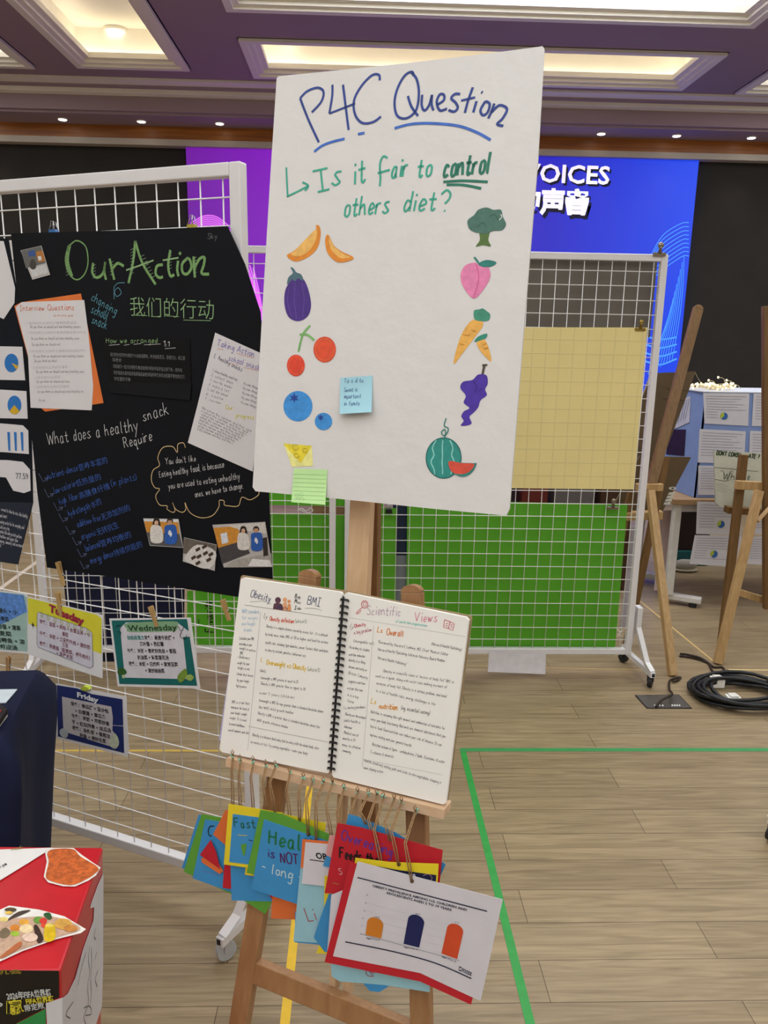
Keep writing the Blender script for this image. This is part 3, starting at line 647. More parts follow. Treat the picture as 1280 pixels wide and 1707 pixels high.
for s in (-1, 1):
    b = MB(); b.bar(mid + sd * (.0135 * s) + back * .012, Bm + sd * (.0135 * s) + back * .012, .013, .024, PINE2, EU); b.build('mast_rail', easel, bevel=.0015)
b = MB(); q = mid + (Bm - mid) * .82; b.tube([q + PW.n * .004, q + back * .03], .0045, mat('#c0c0c4', .3, metal=.9)); b.build('mast_bolt', easel); b = MB(); q = mid + (Bm - mid) * .72; b.tube([q + PW.n * .004, q + back * .03], .0045, mat('#c0c0c4', .3, metal=.9)); b.build('mast_bolt', easel)
rT = T + (Bm - T) * .3 + back * .05; rB = V((.04, 1.62, .004)); 
b = MB(); b.bar(rT, rB, .034, .022, OAK, EU); tag(b.build('rear_leg', easel, bevel=.002), 'darker rear leg')
# rung, upper cross-piece, ledge
r0, r1 = PW.hit(398, 1614), PW.hit(706, 1742)
b = MB(); b.bar(r0 - PW.n * .012, r1 - PW.n * .012, .042, .02, PINE, EV); b.build('rung', easel, bevel=.002)
r0, r1 = PW.hit(440, 1240), PW.hit(706, 1310)
b = MB(); b.bar(r0 - PW.n * .036, r1 - PW.n * .036, .04, .02, PINE, EV); b.build('rung', easel, bevel=.002)
lA, lB = PE.uv(377, 1262, .013), PE.uv(741, 1347, .013)
b = MB(); e0 = PE.at(lA[0], lA[1], 0); e1 = PE.at(lB[0], lB[1], 0)
pb0, pb1 = PE.uv(366, 1254.5), PE.uv(741, 1343.5); tp = lambda a_: pb0[1] + (pb1[1] - pb0[1]) * (a_ - pb0[0]) / (pb1[0] - pb0[0]) - .0012
b.prism([PE.at(lA[0], tp(lA[0]), .013), PE.at(lB[0], tp(lB[0]), .013), PE.at(lB[0], tp(lB[0]) - .0155, .013), PE.at(lA[0], tp(lA[0]) - .0155, .013)], PE.n * -.044, wood('#ceaa88', '#dcbc9c', (.08, 1, 1)))
b.build('ledge', easel, bevel=.0015)
# ---------------------------------------------------------------- the notebook
book = thing('spiral_notebook', 'open spiral notebook with handwritten notes on the easel ledge', 'notebook', PE.hit(553, 1296, -.01))
kr = mat('#a08a68', .8, .06, 40)
b = MB(); b.sheet(PE, [(404, 959), (572, 984), (784, 1026), (787, 1030), (747, 1334), (552, 1288), (373, 1247), (401, 962)], kr, -.012, .003); b.build('cover', book)
CREAM = mat('#f0eee9', .6, .015, 14)
b = MB(); b.sheet(PE, [(405, 963), (567, 987), (570, 991), (549, 1287), (546, 1289), (370, 1254), (366, 1249), (401, 966)], CREAM, 0, .010); pgl = b.build('page', book, bevel=.001)
b = MB(); b.sheet(PE, [(577, 988), (776, 1029), (781, 1034), (743, 1338), (738, 1341), (556, 1296), (553, 1290), (573, 992)], CREAM, 0, .010); pgr = b.build('page', book, bevel=.001)
b = MB(); b.sheet(PE, [(396, 1060), (420, 1064), (420, 1180), (395, 1240), (365, 1234), (380, 1130)], mat('#b9b8de', .6), -.0105, .0006); tag(b.build('loose_leaf', book), 'lavender leaf sticking out on the left')
BLK = mat('#141416', .35)
for k in range(27):
    t = k / 26; x, y = 574.5 - 22.5 * t, 998 + 281 * t
    w_ = 11.0 - 1.0 * t
    P = [PE.hit(x - w_ * .62, y + 1, .0005), PE.hit(x - w_ * .55, y, .004), PE.hit(x, y + .5, .0085), PE.hit(x + w_ * .55, y + 2, .004), PE.hit(x + w_ * .62, y + 3, .0005)]
    b = MB(); b.tube(P, .0010, BLK, 6); b.tube([p - PE.v * .0022 for p in P], .0010, BLK, 6); b.build('spiral_ring', book)
b = MB(); b.tube([PE.hit(574 - 22 * t, 994 + 290 * t, -.002) for t in (0, .5, 1)], .0028, BLK, 6); b.build('spine_wire', book)
# page writing
KL = mat('#74747a', .6); K, RD, YL, ORG, PK, BL = mat('#4c4c50', .6), mat('#d8492c', .6), mat('#e3bd2a', .6), mat('#e59a3a', .6), mat('#c8405c', .6), mat('#2c3468', .6)
def notes(page, name, rows, wd=.0006, f=c4):
    if name.startswith('sub'):
        for r in rows:
            b = MB(); b.write(PE, r[0], f(*r[1]), f(*r[2]), r[3] / 2.844, r[5] if len(r) > 5 else wd, r[4], .0004, .3); b.build(name, page)
        return
    b = MB()
    for s, A, B, h, m, *x in rows: b.write(PE, s, f(*A), f(*B), h / 2.844, x[0] if x else wd, m, .0004, .3)
    return b.build(name, page)
notes(pgl, 'heading_lettering', [('Obesity', (190, 155), (288, 182), 36, BL, .0011), ('B', (402, 160), (412, 162), 20, K, .0012), ('M', (400, 185), (413, 187), 20, K, .0012), ('I', (400, 216), (410, 218), 20, K, .0012), ('ody', (414, 162), (428, 165), 14, K), ('ass', (414, 187), (430, 190), 14, K), ('ndex', (412, 216), (433, 218), 14, K), ('BMI', (460, 190), (525, 202), 38, BL, .0011)])
b = MB()
for q in ([(190, 180), (225, 178), (250, 176), (290, 190)], [(450, 210), (500, 212), (530, 222)]): b.pen(PE, [c4(*p) for p in q], .0005, K, .0004)
b.pen(PE, [c4(165, 195), c4(400, 228), c4(614, 260)], .0006, K, .0004, False); b.pen(PE, [c4(240, 228), c4(178, 885)], .0006, mat('#a8acb8', .6), .0004, False); b.pen(PE, [c4(182, 770), c4(560, 845)], .0005, K, .0004, False)
b.build('ruled_lines', pgl)
b = MB()
for cx, cy, r, col in ((322, 172, 14, '#5c3a4a'), (355, 170, 10, '#e8a878'), (375, 178, 8, '#e29a64')):
    b.fill(PE, [c4(*p) for p in ell(cx, cy, r, r * 1.05, 12)], mat(col, .6), .0004)
for pts, col in (([(298, 215), (302, 190), (320, 182), (342, 192), (348, 220)], '#5c3a4a'), ([(346, 220), (346, 185), (362, 180), (368, 222)], '#e8a878'), ([(368, 222), (368, 190), (382, 190), (384, 224)], '#e29a64')):
    b.fill(PE, [c4(*p) for p in pts], mat(col, .6), .0005)
b.write(PE, 'obesity', c4(318, 208), c4(370, 216), 5, .0006, BL, .0007)
tag(b.build('figures_drawing', pgl), 'little drawing of three rounded figures')
notes(pgl, 'subheading_lettering', [('Ly', (255, 256), (272, 260), 22, K), ('Obesity definition', (282, 268), (398, 282), 20, RD, .0010), ('(who.int)', (404, 280), (460, 280), 18, mat('#7c9a84', .6)), ('L>', (240, 462), (258, 466), 20, YL, .001), ('Overweight vs Obesity', (266, 476), (456, 506), 24, YL, .0013), ('(who.int)', (462, 508), (522, 512), 20, mat('#8a8a70', .6))])
notes(pgl, 'note_lettering', [(s, (x0, y0), (x1, y1), 13, KL) for s, x0, y0, x1, y1 in (
 ('Obesity is a complex disease caused by excess fat - It is defined', 265, 300, 556, 345), ('by body mass index BMI of 30 or higher and lead to serious', 262, 338, 560, 378), ('health risks, including type diabetes, cancer. Factors that contribute', 262, 378, 560, 420), ('to obesity include genetics, behaviour etc', 260, 412, 455, 442),
 ('Adults', 236, 510, 266, 516), ('Overweight is BMI greater or equal to 25', 240, 545, 418, 566), ('Obesity is BMI greater than or equal to 30', 240, 572, 452, 600), ('under 5 years (children)', 234, 616, 400, 640), ('Overweight is BMI-for-age greater than a standard deviation above', 232, 652, 536, 706), ('the WHO child growth median', 230, 684, 396, 712),
 ('Obesity is BMI is greater than a standard deviation above the', 226, 712, 520, 780), ('WHO growth reference median', 222, 745, 370, 780), ('Obesity is a disease that many had to worry with the whole body, also', 200, 815, 515, 880), ('an excess of fat. Try eating vegetables + make your body', 192, 848, 462, 905),
 ('Calculate your BMI:', 138, 358, 210, 362), ('according to your', 138, 384, 200, 390), ('weight in metres', 140, 404, 216, 418), ('BMI', 142, 428, 156, 430), ('= Divide mass', 130, 446, 188, 452), ('weight by your', 130, 474, 188, 480), ('height in mtr', 132, 498, 190, 506), ('= Divide that answer', 122, 526, 206, 536), ('by your height', 128, 556, 186, 564), ('kg/sq metre', 124, 582, 172, 590), ('BMI is a tool that', 104, 660, 188, 668), ('measures the level of', 100, 684, 186, 696), ('your height, weight', 98, 710, 176, 720), ('weight. It is used', 94, 734, 172, 748), ('to assess healthiness', 90, 762, 164, 776), ('overall amounts and risks', 86, 792, 186, 808))], .0005)
pale = mat('#c2d4e2', .6)
notes(pgl, 'faint_lettering', [('WHO standard', (150, 232), (232, 236), 18, pale, .0012), ('for weight', (150, 262), (228, 264), 16, pale, .001), ('and height', (150, 290), (215, 292), 16, pale, .001), ('of adults', (160, 318), (200, 320), 14, pale, .001)])
notes(pgr, 'heading_lettering', [('Scientific', (742, 240), (908, 248), 44, mat('#b89ab4', .6), .0011), ('Views', (968, 272), (1082, 276), 44, mat('#dc8c9c', .6), .0013), ('of world the organization', (880, 276), (1030, 298), 12, mat('#8ad2c8', .6), .0008)])
b = MB(); b.pen(PE, [c4(*p) for p in ell(733, 192, 15, 17, 12)], .0012, PK, .0004, closed=True); b.pen(PE, [c4(*p) for p in ell(733, 191, 8, 9, 10)], .0008, PK, .0004, closed=True)
b.pen(PE, [c4(722, 206), c4(712, 214), c4(694, 232), c4(700, 236), c4(716, 220)], .0011, PK, .0004)
tag(b.build('magnifier_drawing', pgr), 'red magnifying glass doodle')
b = MB()
for q in ([(1112, 265), (1107, 300), (1130, 306), (1150, 316), (1158, 284), (1138, 274), (1112, 265)], [(1138, 274), (1130, 306)], [(1118, 282), (1128, 284)], [(1116, 292), (1126, 294)], [(1140, 288), (1150, 290)], [(1140, 298), (1148, 300)]): b.pen(PE, [c4(*p) for p in q], .0011, PK, .0004, False)
tag(b.build('book_drawing', pgr), 'red open book doodle')
b = MB(); gy = mat('#b4b4ba', .6)
for q in ([(662, 255), (1212, 345)], [(776, 292), (722, 960)], [(722, 926), (1100, 1000)]): b.pen(PE, [c4(*p) for p in q], .0005, gy, .0004, False)
b.build('ruled_lines', pgr)
notes(pgr, 'subheading_lettering', [('Ly', (662, 300), (678, 310), 20, mat('#8a7a7a', .6)), ('Obesity', (684, 302), (740, 292), 16, PK, .0009), ('a big problem', (682, 334), (768, 318), 16, mat('#b86a7a', .6), .0007), ('Ls', (792, 322), (820, 328), 24, ORG, .0012), ('Overall', (836, 336), (918, 344), 28, mat('#dd7a34', .6), .0014), ('Ls', (762, 660), (790, 666), 24, YL, .0011), ('nutrition', (802, 684), (890, 694), 26, ORG, .0015), ('(eg, essential eating)', (906, 690), (1042, 716), 18, K)])
notes(pgr, 'note_lettering', [(s, (x0, y0), (x1, y1), 13, KL) for s, x0, y0, x1, y1 in (
 ('"Reviewed by Howard E LeWine, MD, Chief Medical Editor', 795, 375, 1130, 436), ('(Harvard Health Publishing)', 1050, 384, 1192, 412), ('Harvard Health Publishing; Editorial Advisory Board Member', 795, 410, 1115, 466), ('Harvard Health Publishing"', 795, 450, 932, 482),
 ('Obesity in scientific views is "excess of body fat" BMI is', 820, 512, 1156, 566), ('used as a guide, along with waist size, making account of', 785, 536, 1124, 590), ('excesses of body fat. Obesity is a serious problem, and lead', 788, 570, 1120, 634), ('to a lot of health risks, energy challenges in life', 786, 606, 1068, 672),
 ('Nutrition is consuming the right amount and combination of nutrients for', 762, 706, 1114, 786), ('every your body functioning. Nutrients are chemical substances that you', 760, 740, 1116, 824), ('find in food. Good nutrition can reduce your risk of disease. It can', 758, 774, 1098, 864), ('improve eating and your general health', 758, 814, 955, 868),
 ('Nutrition includes 6 types - carbohydrates, 2 lipids, 3) proteins, 4) water', 768, 860, 1112, 946), ('5. vitamins 6. minerals', 760, 896, 870, 920), ('Health: avoid only eating junk and stick to the vegetables, keeping it', 730, 936, 1096, 1044), ('same staying active', 726, 970, 820, 992),
 ('(changeable ref)', 680, 370, 776, 384), ('According to studies', 660, 400, 756, 416), ('nutrition indicates', 658, 434, 734, 444), ('obesity is a thing', 656, 460, 736, 474), ('chronic mortality or', 656, 492, 744, 510), ('British Company', 656, 522, 748, 546), ('suggests nutrition', 654, 560, 736, 574), ('nation the new', 650, 594, 724, 606), ('it is a key', 650, 626, 704, 638), ('factor', 650, 654, 684, 662), ('Ls during pandemic', 636, 688, 738, 684), ('Obesity was the national', 640, 716, 738, 736), ('public health is', 636, 746, 712, 758), ('behaviour', 636, 776, 674, 784), ('Medical use of', 634, 804, 704, 820), ('obesity in US', 628, 832, 690, 842), ('many to children', 626, 862, 714, 880), ('community', 626, 888, 668, 900))], .0005)
# ================================================================ posters on the left rack
def k3(x, y): return (x / 2.783, 370 + y / 2.783)
def k4(x, y): return (x / 2.783, 660 + y / 2.783)
PP = PR.shift(.012)                                            # face of the black poster
BLACK = mat('#0d1017', .7, .1, 10, bump=.05, spec=.2)
left = MB(); left.sheet(PR, [(-70, 392), (14, 398), (40, 560), (52, 700), (55, 838), (30, 941), (-70, 926)], mat('#10151f', .7, .1, 10, spec=.2), .006, .0012)
left = tag(left.build('dark_poster'), 'dark poster cut off by the left picture edge, with pie charts and white panels', 'poster')
PL2 = PR.shift(.006)
PAPER = mat('#e2e0e4', .65, .015, 12)
def panel(par, name, px, m, w=.0012, label=None, pl=PP, th=.0004, smooth=False):
    b = MB(); b.sheet(pl, px, m, w, th, smooth); o = b.build(name, par)
    if label: o['label'] = label
    return o
# left poster's panels (the printed code on the topmost one is left out)
panel(left, 'blank_panel', [(-60, 398), (6, 402), (25, 480), (24, 505), (6, 532), (-60, 500)], PAPER, label='white panel at the top', pl=PL2)
for tri, cx, cy, fr, lab in (([(0, 576), (37, 578), (42, 634), (0, 632)], 19, 605, 0, 'white panel with a mostly blue pie chart'), ([(0, 646), (44, 652), (46, 698), (0, 696)], 24, 675, 1, 'white panel with a blue and yellow pie chart')):
    tri = [(-60, tri[0][1])] + tri[1:3] + [(-60, tri[3][1])]
    o = panel(left, 'chart_panel', tri, PAPER, pl=PL2, label=lab); b = MB()
    b.fill(PL2, ell(cx, cy, 11.5, 15.5, 24), mat('#2a78c8', .6), .0018)
    b.fill(PL2, [(cx, cy)] + [(cx + 11.6 * math.cos(t), cy + 15.6 * math.sin(t)) for t in ([.3, .55, .8] if fr == 0 else [.75, 1.1, 1.5, 2.0, 2.4])], mat('#d8b02c', .6), .0021); b.build('pie_chart', o)
o = panel(left, 'chart_panel', [(-60, 704), (4, 706), (38, 709), (47, 718), (48, 757), (10, 754), (-60, 750)], PAPER, pl=PL2, label='white panel with three blue bars'); b = MB()
for x in (12, 23, 34): b.fill(PL2, [(x, 720), (x + 4.5, 720.5), (x + 5, 752), (x + 2, 751)], mat('#2a78c8', .6), .0018)
b.build('bar_chart', o)
o = panel(left, 'figure_panel', [(-60, 766), (12, 767), (38, 770), (50, 783), (51, 818), (40, 822), (22, 818), (10, 796), (-60, 790)], PAPER, pl=PL2, label='white panel printed 77.59')
b = MB(); b.type(PL2, '77.59', (27, 798), (47.5, 799), 10, mat('#5a5a60', .6), .0018); b.build('lettering', o)
o = panel(left, 'note_panel', [(-60, 836), (54, 838), (30, 940), (-60, 928)], mat('#1d2638', .6, .1, 10), pl=PL2, label='dark blue card with white handwriting'); b = MB(); WH = mat('#dcdce4', .6)
for s, A, B in (('we want to show the class that healthy', (2, 851), (46, 864)), ('and smart', (0, 862), (12, 864)), ('eating can be fun for everyday, and', (0, 872), (40, 882)), ('with every day', (0, 881), (16, 884)), ('snacks that make you feel good here', (0, 888), (36, 898)), ('healthier and happier than', (0, 896), (30, 904)), ('energy, community, and environment', (0, 904), (39, 913)), ('food', (-6, 911), (2, 912))):
    b.write(PL2, s, A, B, 6, .0006, WH, .0018, .3)
b.build('lettering', o)
# the black poster
b = MB(); b.sheet(PR, [(18, 389), (200, 384), (379, 377), (408, 440), (434, 520), (441, 600), (446, 760), (450, 870), (456, 1004), (330, 985), (200, 964), (78, 946), (62, 820), (44, 640)], BLACK, .012, .0016)
poster = tag(b.build('black_poster'), 'big black poster headed Our Action, clipped to the left rack', 'poster')
GC = mat('#7aa465', .7, .2, 150); GC2 = mat('#93b884', .7, .15, 150)
b = MB()
for st in ([(345, 90), (315, 120), (303, 180), (320, 240), (355, 268), (390, 245), (408, 190), (400, 120), (370, 90), (345, 88)],): b.pen(PP, [k3(*p) for p in st], .0032, GC)
for st in ([(318, 110), (308, 180), (325, 245)], [(325, 105), (315, 180), (335, 252)], [(432, 190), (428, 235), (448, 258), (478, 238), (488, 185)], [(488, 185), (484, 230), (492, 268)], [(508, 170), (520, 225), (530, 268)], [(518, 222), (545, 192), (574, 205)],
           [(627, 88), (618, 180), (596, 284)], [(627, 88), (660, 190), (722, 290)], [(755, 198), (728, 205), (722, 240), (738, 258), (756, 254)], [(790, 130), (780, 200), (790, 250), (808, 244)], [(826, 180), (822, 220), (828, 252)], [(838, 140), (832, 152)], [(870, 168), (845, 195), (848, 235), (870, 240), (888, 210), (880, 175), (866, 168)],
           [(898, 160), (900, 210), (904, 258)], [(902, 215), (925, 172), (948, 165), (945, 200), (935, 238), (970, 242)]): b.pen(PP, [k3(*p) for p in st], .0062, GC)
for st in ([(585, 224), (640, 205), (712, 178)], [(755, 178), (828, 166)]): b.pen(PP, [k3(*p) for p in st], .0034, GC2, .0009, False)
for x0, y0, n in ((306, 150, 8), (430, 205, 5), (512, 190, 5), (606, 130, 9), (655, 160, 8), (782, 150, 6), (898, 170, 6)):
    for k in range(n): b.pen(PP, [k3(x0 + (k * 7 if x0 == 655 else 0), y0 + k * 14), k3(x0 + 14 + (k * 7 if x0 == 655 else 0), y0 + k * 14 - 8)], .0007, mat('#a8c49a', .7), .0010, False)
tag(b.build('title_lettering', poster), 'green chalk title Our Action')
b = MB(); b.type(PP, '我们的行动', k3(604, 428), k3(992, 446), 30, GC2, .0007, -.012, .85)
for x0, x1, y in ((618, 682, 432), (700, 745, 438), (770, 830, 436), (850, 978, 455)): b.pen(PP, [k3(x0, y), k3(x1, y + 3)], .0012, GC2, .0007, False)
tag(b.build('subtitle_lettering', poster), 'green Chinese subtitle')
b = MB(); CY_ = mat('#6cb4c8', .7, .1, 90)
for s, A, B in (('changing', (420, 362), (540, 432)), ('school', (420, 420), (500, 455)), ('snack', (424, 468), (494, 500))): b.write(PP, s, k3(*A), k3(*B), 15, .0011, CY_)
b.pen(PP, [k3(*p) for p in ((578, 282), (545, 285), (528, 310), (540, 345), (562, 330), (548, 305), (530, 325), (530, 358))], .0011, CY_)
b.build('note_lettering', poster)
b = MB(); WC = mat('#e6e6e6', .7, .05, 90)
b.write(PP, 'What does a healthy', k4(222, 228), k4(645, 160), 19, .0013, WC); b.build('question_lettering', poster); b = MB(); b.write(PP, 'snack', k4(665, 118), k4(788, 84), 19, .0013, WC); b.build('question_lettering', poster); b = MB(); b.write(PP, 'Require', k4(578, 242), k4(712, 205), 17, .0014, WC); b.build('question_lettering', poster); b = MB(); b.write(PP, 'Sky', k3(962, 78), k3(1010, 78), 9, .0007, mat('#8a8a90', .7))
b.build('signature', poster)
b = MB(); BC = mat('#4670c8', .7, .12, 90); AC = mat('#7d90c0', .7, .1, 90)
for i, (s, z, x, y, x2, y2, x3, y3) in enumerate((('nutrient-dense', '营养丰富的', 222, 388, 365, 345, 500, 305), ('low-calorie', '低热量的', 252, 455, 352, 418, 470, 382), ('high fiber', '高膳食纤维', 278, 505, 368, 475, 512, 425), ('hydrating', '补水的', 320, 560, 400, 530, 472, 495), ('additive-free', '无添加剂的', 360, 610, 470, 575, 605, 525), ('organic', '无转抗生', 380, 668, 450, 645, 552, 605), ('balanced', '营养均衡的', 400, 722, 468, 698, 610, 650), ('energy dense', '持续供能的', 420, 780, 530, 742, 662, 695))):
    b.write(PP, s, k4(x, y), k4(x2, y2), 10.5, .0010, BC); b.type(PP, z, k4(x2 + 4, y2 + 2), k4(x3, y3 + 4), 10.5, BC, .0007, -.012, .85)
b.write(PP, '(in plants)', k4(518, 420), k4(638, 388), 11, .0010, BC); b.build('list_lettering', poster)
b = MB()
for x, y in ((180, 360), (205, 432), (248, 495), (272, 545), (305, 605), (335, 655), (358, 710), (370, 765)):
    b.pen(PP, [k4(x, y), k4(x + 20, y + 38), k4(x + 42, y + 22)], .0009, AC, .0007, False); b.pen(PP, [k4(x + 26, y + 22), k4(x + 44, y + 20), k4(x + 36, y + 36)], .0009, AC, .0007, False)
b.build('list_arrow', poster)
b = MB(); GD = mat('#dcc08a', .7, .1, 60)
cl = [(860, 240), (850, 218), (825, 225), (822, 262), (800, 235), (755, 240), (732, 285), (740, 322), (710, 345), (702, 390), (718, 425), (740, 432), (722, 465), (740, 505), (775, 510), (775, 525), (800, 540), (812, 530), (800, 495), (815, 525), (845, 540), (862, 525), (858, 495), (880, 540), (930, 565), (985, 555), (1015, 515), (1018, 485), (1040, 488), (1040, 505), (1060, 510), (1105, 510), (1122, 470), (1160, 482), (1198, 460), (1200, 440)]
b.pen(PP, [k4(*p) for p in cl], .0019, GD); tag(b.build('cloud_outline', poster), 'gold thought-cloud outline')
b = MB()
for s, A, B in (("You don't like", (768, 318), (912, 302)), ('Eating healthy food, is because', (740, 378), (1042, 330)), ('you are used to eating unhealthy', (782, 432), (1115, 385)), ('ones, we have to change.', (905, 470), (1132, 428))): b.write(PP, s, k4(*A), k4(*B), 10, .0009, WC)
b.build('cloud_lettering', poster)
# glued-on sheets
panel(poster, 'orange_sheet', [k3(*p) for p in ((66, 390), (100, 372), (375, 332), (480, 840), (210, 880), (195, 868))], mat('#e67a3a', .65), .0010, 'orange sheet under the interview questions')
o = panel(poster, 'interview_sheet', [k3(*p) for p in ((72, 395), (100, 372), (390, 362), (410, 520), (432, 760), (425, 874), (142, 862), (130, 620))], PAPER, .0018, 'white sheet of interview questions'); b = MB()
b.write(PP, 'Interview Questions', k3(92, 412), k3(348, 408), 9.5, .0011, mat('#e0703c', .6), .0024); b.write(PP, 'by the whole group', k3(250, 438), k3(340, 438), 4, .0005, mat('#d89a80', .6), .0024)
gk = mat('#77777f', .6)
for i, (x0, x1, y, z) in enumerate(((120, 355, 476, 1), (140, 375, 492, 0), (128, 400, 520, 1), (145, 368, 546, 0), (148, 285, 574, 0), (135, 398, 606, 1), (155, 390, 628, 0), (160, 265, 650, 0), (152, 315, 682, 1), (168, 392, 700, 0), (160, 280, 728, 1), (170, 330, 746, 0), (160, 320, 772, 1), (175, 388, 792, 0), (180, 210, 832, 0))):
    if z: b.type(PP, '①②③④⑤⑥'[min(i // 2, 5)] + '你觉得什么样的零食更健康以及为什么'[:max(5, int((x1 - x0) / 16))], k3(x0, y), k3(x1, y - 4), 4.2, mat('#9a9aa2', .6), .0024, -.02, .85)
    else: b.write(PP, 'Do you think we should eat more healthy snacks'[:max(4, int((x1 - x0) / 5))], k3(x0, y), k3(x1, y - 1), 4.2, .0005, gk, .0024, .3)
b.build('lettering', o)
o = panel(poster, 'arrangement_card', [k3(*p) for p in ((458, 525), (880, 542), (885, 750), (880, 828), (515, 792), (490, 640))], mat('#0d0e11', .7, spec=.2), .0018, 'black card headed How we arranged'); b = MB()
b.write(PP, 'How we arranged', k3(492, 562), k3(735, 560), 8.5, .0011, GC2, .0024); b.write(PP, '1:1', k3(757, 578), k3(792, 578), 9, .0011, WC, .0024)
for q in ((505, 572, 555), (575, 572, 600), (620, 568, 655), (668, 570, 745), (765, 588, 815)): b.pen(PP, [k3(q[0], q[1]), k3(q[2], q[1] - 4)], .0008, WC, .0024, False)
for s, A, B in (('我们把全班同学分成四个小组每组都有，负责收集意见，整理打分，再汇报', (512, 622), (858, 640)), ('给老师', (522, 645), (562, 650)), ('然后我们一起讨论哪些零食是健康的哪些不是并且记录下来，给所有', (525, 676), (845, 696)), ('同学看看大家的投票结果最后由老师和同学们共同决定要不要替换它们', (528, 706), (855, 726)), ('学校里的零食', (530, 735), (605, 738)), ('这就是我们的做法。', (532, 766), (635, 772))): b.type(PP, s, k3(*A), k3(*B), 6, mat('#b8b8bc', .6), .0024, -.02, .85)
b.build('lettering', o); panel(poster, 'card_flap', [k3(*p) for p in ((505, 745), (888, 750), (880, 828), (515, 792))], mat('#141519', .7, spec=.2), .0030, 'folded lower flap of the black card')
o = panel(poster, 'action_sheet', [(358.6, 554.5), (433, 588), (432, 690), (421, 786), (313, 738), (328, 680)], PAPER, .0022, 'white sheet headed Taking Action'); b = MB(); LV = mat('#8a78c4', .6)
b.write(PP, 'Taking Action', k3(1004, 572), k3(1180, 628), 11, .0012, LV, .0028); b.write(PP, 'school snack', k3(1058, 642), k3(1205, 690), 10, .0011, LV, .0028); b.write(PP, 'L> healthy snacks', k3(992, 628), k3(1122, 695), 7, .0008, BL, .0028)
for q in ((1008, 588, 1036, 592), (1098, 610, 1180, 632), (1065, 655, 1105, 665), (1130, 675, 1200, 690)): b.pen(PP, [k3(q[0], q[1]), k3(q[2], q[3])], .0007, mat('#e08a5a', .6), .0028, False)
for i, s in enumerate(('1. choose healthy snack box 选择零食', '2. collect ideas — 意见箱', '3. vote for snacks 投票', '4. make a list 列表', '5. tell the school', '6. taste 品尝', '7. review 回顾')): b.write(PP, s.encode('ascii', 'ignore').decode(), k3(985 - i * 6, 692 + i * 22), k3(1105 - i * 12, 740 + i * 18), 4.5, .0005, gk, .0028)
for i in range(5): b.write(PP, 'try new things to eat'[:14], k3(1128 - i * 3, 752 + i * 22), k3(1196 - i * 2, 776 + i * 22), 4.2, .0005, gk, .0028)
b.write(PP, 'Our', k4(1045, 60), k4(1082, 66), 7, .0011, mat('#e4dc4a', .6), .0028); b.write(PP, 'progress', k4(1094, 98), k4(1180, 108), 7, .0011, mat('#e4dc4a', .6), .0028)
for i in range(8): b.write(PP, 'We asked the canteen and they said they could change the snacks soon'[i:i + 34], k4(935 - i * 3, 58 + i * 14), k4(1165 - i * 12, 168 + i * 8), 4, .0005, gk, .0028)
b.build('lettering', o)
def photo(par, px, items, label, pl, w=.0024):
    b = MB(); b.sheet(pl, px, mat('#c2c0be', .4), w, .0003); o = b.build('photo_print', par); o['label'] = label
    b = MB()
    for k, (col, pts) in enumerate(items): b.fill(pl, pts, mat(col, .4, .15, 200), w + .0003 + .0001 * k, len(pts) > 5)
    b.build('photo_image', o)
photo(poster, [k3(*p) for p in ((95, 132), (192, 110), (232, 245), (150, 268))], [('#6a6a68', [k3(*p) for p in ((98, 133), (190, 112), (212, 190), (120, 215))]), ('#b87a3c', [k3(*p) for p in ((165, 140), (196, 132), (210, 180), (178, 188))]), ('#3a5a9a', [k3(*p) for p in ((128, 138), (160, 130), (166, 155), (136, 162))]), ('#d0d0d2', [k3(*p) for p in ((140, 218), (212, 200), (224, 236), (152, 258))]), ('#484440', [k3(*p) for p in ((140, 185), (150, 172), (165, 185), (165, 215), (148, 220), (138, 205))]), ('#e0e0e0', [k3(*p) for p in ((175, 160), (190, 158), (194, 176), (180, 180))])], 'small photo of a room, top left', PP)
def pair(px0, f, s=1.0):
    X, Y = px0
    q = lambda pts: [f(X + x * s, Y + y * s) for x, y in pts]
    return [('#2c2420', q(((48, 12), (62, 4), (76, 14), (84, 70), (70, 60), (52, 60), (40, 66)))), ('#e4e0da', q(((36, 46), (58, 36), (86, 50), (92, 110), (60, 122), (34, 108)))), ('#d8b090', q(((54, 20), (62, 16), (70, 22), (68, 38), (58, 38), (52, 30)))),
            ('#24211f', q(((112, 10), (124, 4), (136, 10), (138, 26), (124, 24), (110, 26)))), ('#c89c7c', q(((114, 18), (124, 15), (134, 18), (132, 34), (122, 38), (114, 32)))), ('#2f62b8', q(((100, 44), (124, 36), (152, 44), (154, 118), (104, 122), (100, 80)))), ('#e8e8ec', q(((118, 66), (124, 60), (134, 78), (128, 92), (122, 84), (116, 78))))]
photo(poster, [k4(*p) for p in ((664, 568), (828, 571), (850, 705), (695, 695))], [('#d8953c', [k4(*p) for p in ((668, 580), (826, 586), (832, 640), (680, 632))]), ('#5a5a5c', [k4(*p) for p in ((680, 632), (832, 640), (848, 702), (697, 692))]), ('#e4e4e6', [k4(*p) for p in ((666, 570), (826, 573), (828, 586), (668, 582))])] + pair((664, 562), k4, 1.0), 'photo of two people standing at a counter', PP)
photo(poster, [k4(*p) for p in ((853, 656), (1004, 690), (996, 812), (848, 768))], [('#6c645c', [k4(*p) for p in ((854, 658), (1002, 692), (996, 770), (850, 730))]), ('#dedcd8', [k4(*p) for p in ((858, 745), (915, 690), (1000, 722), (985, 790), (940, 800), (870, 770))])] + [('#4a3a30', [k4(x, y), k4(x + 20, y - 12), k4(x + 26, y), k4(x + 6, y + 12)]) for x, y in ((905, 712), (935, 700), (885, 750), (910, 745), (940, 730), (965, 735), (905, 775), (955, 760))], 'photo of small snack portions on a tray', PP)
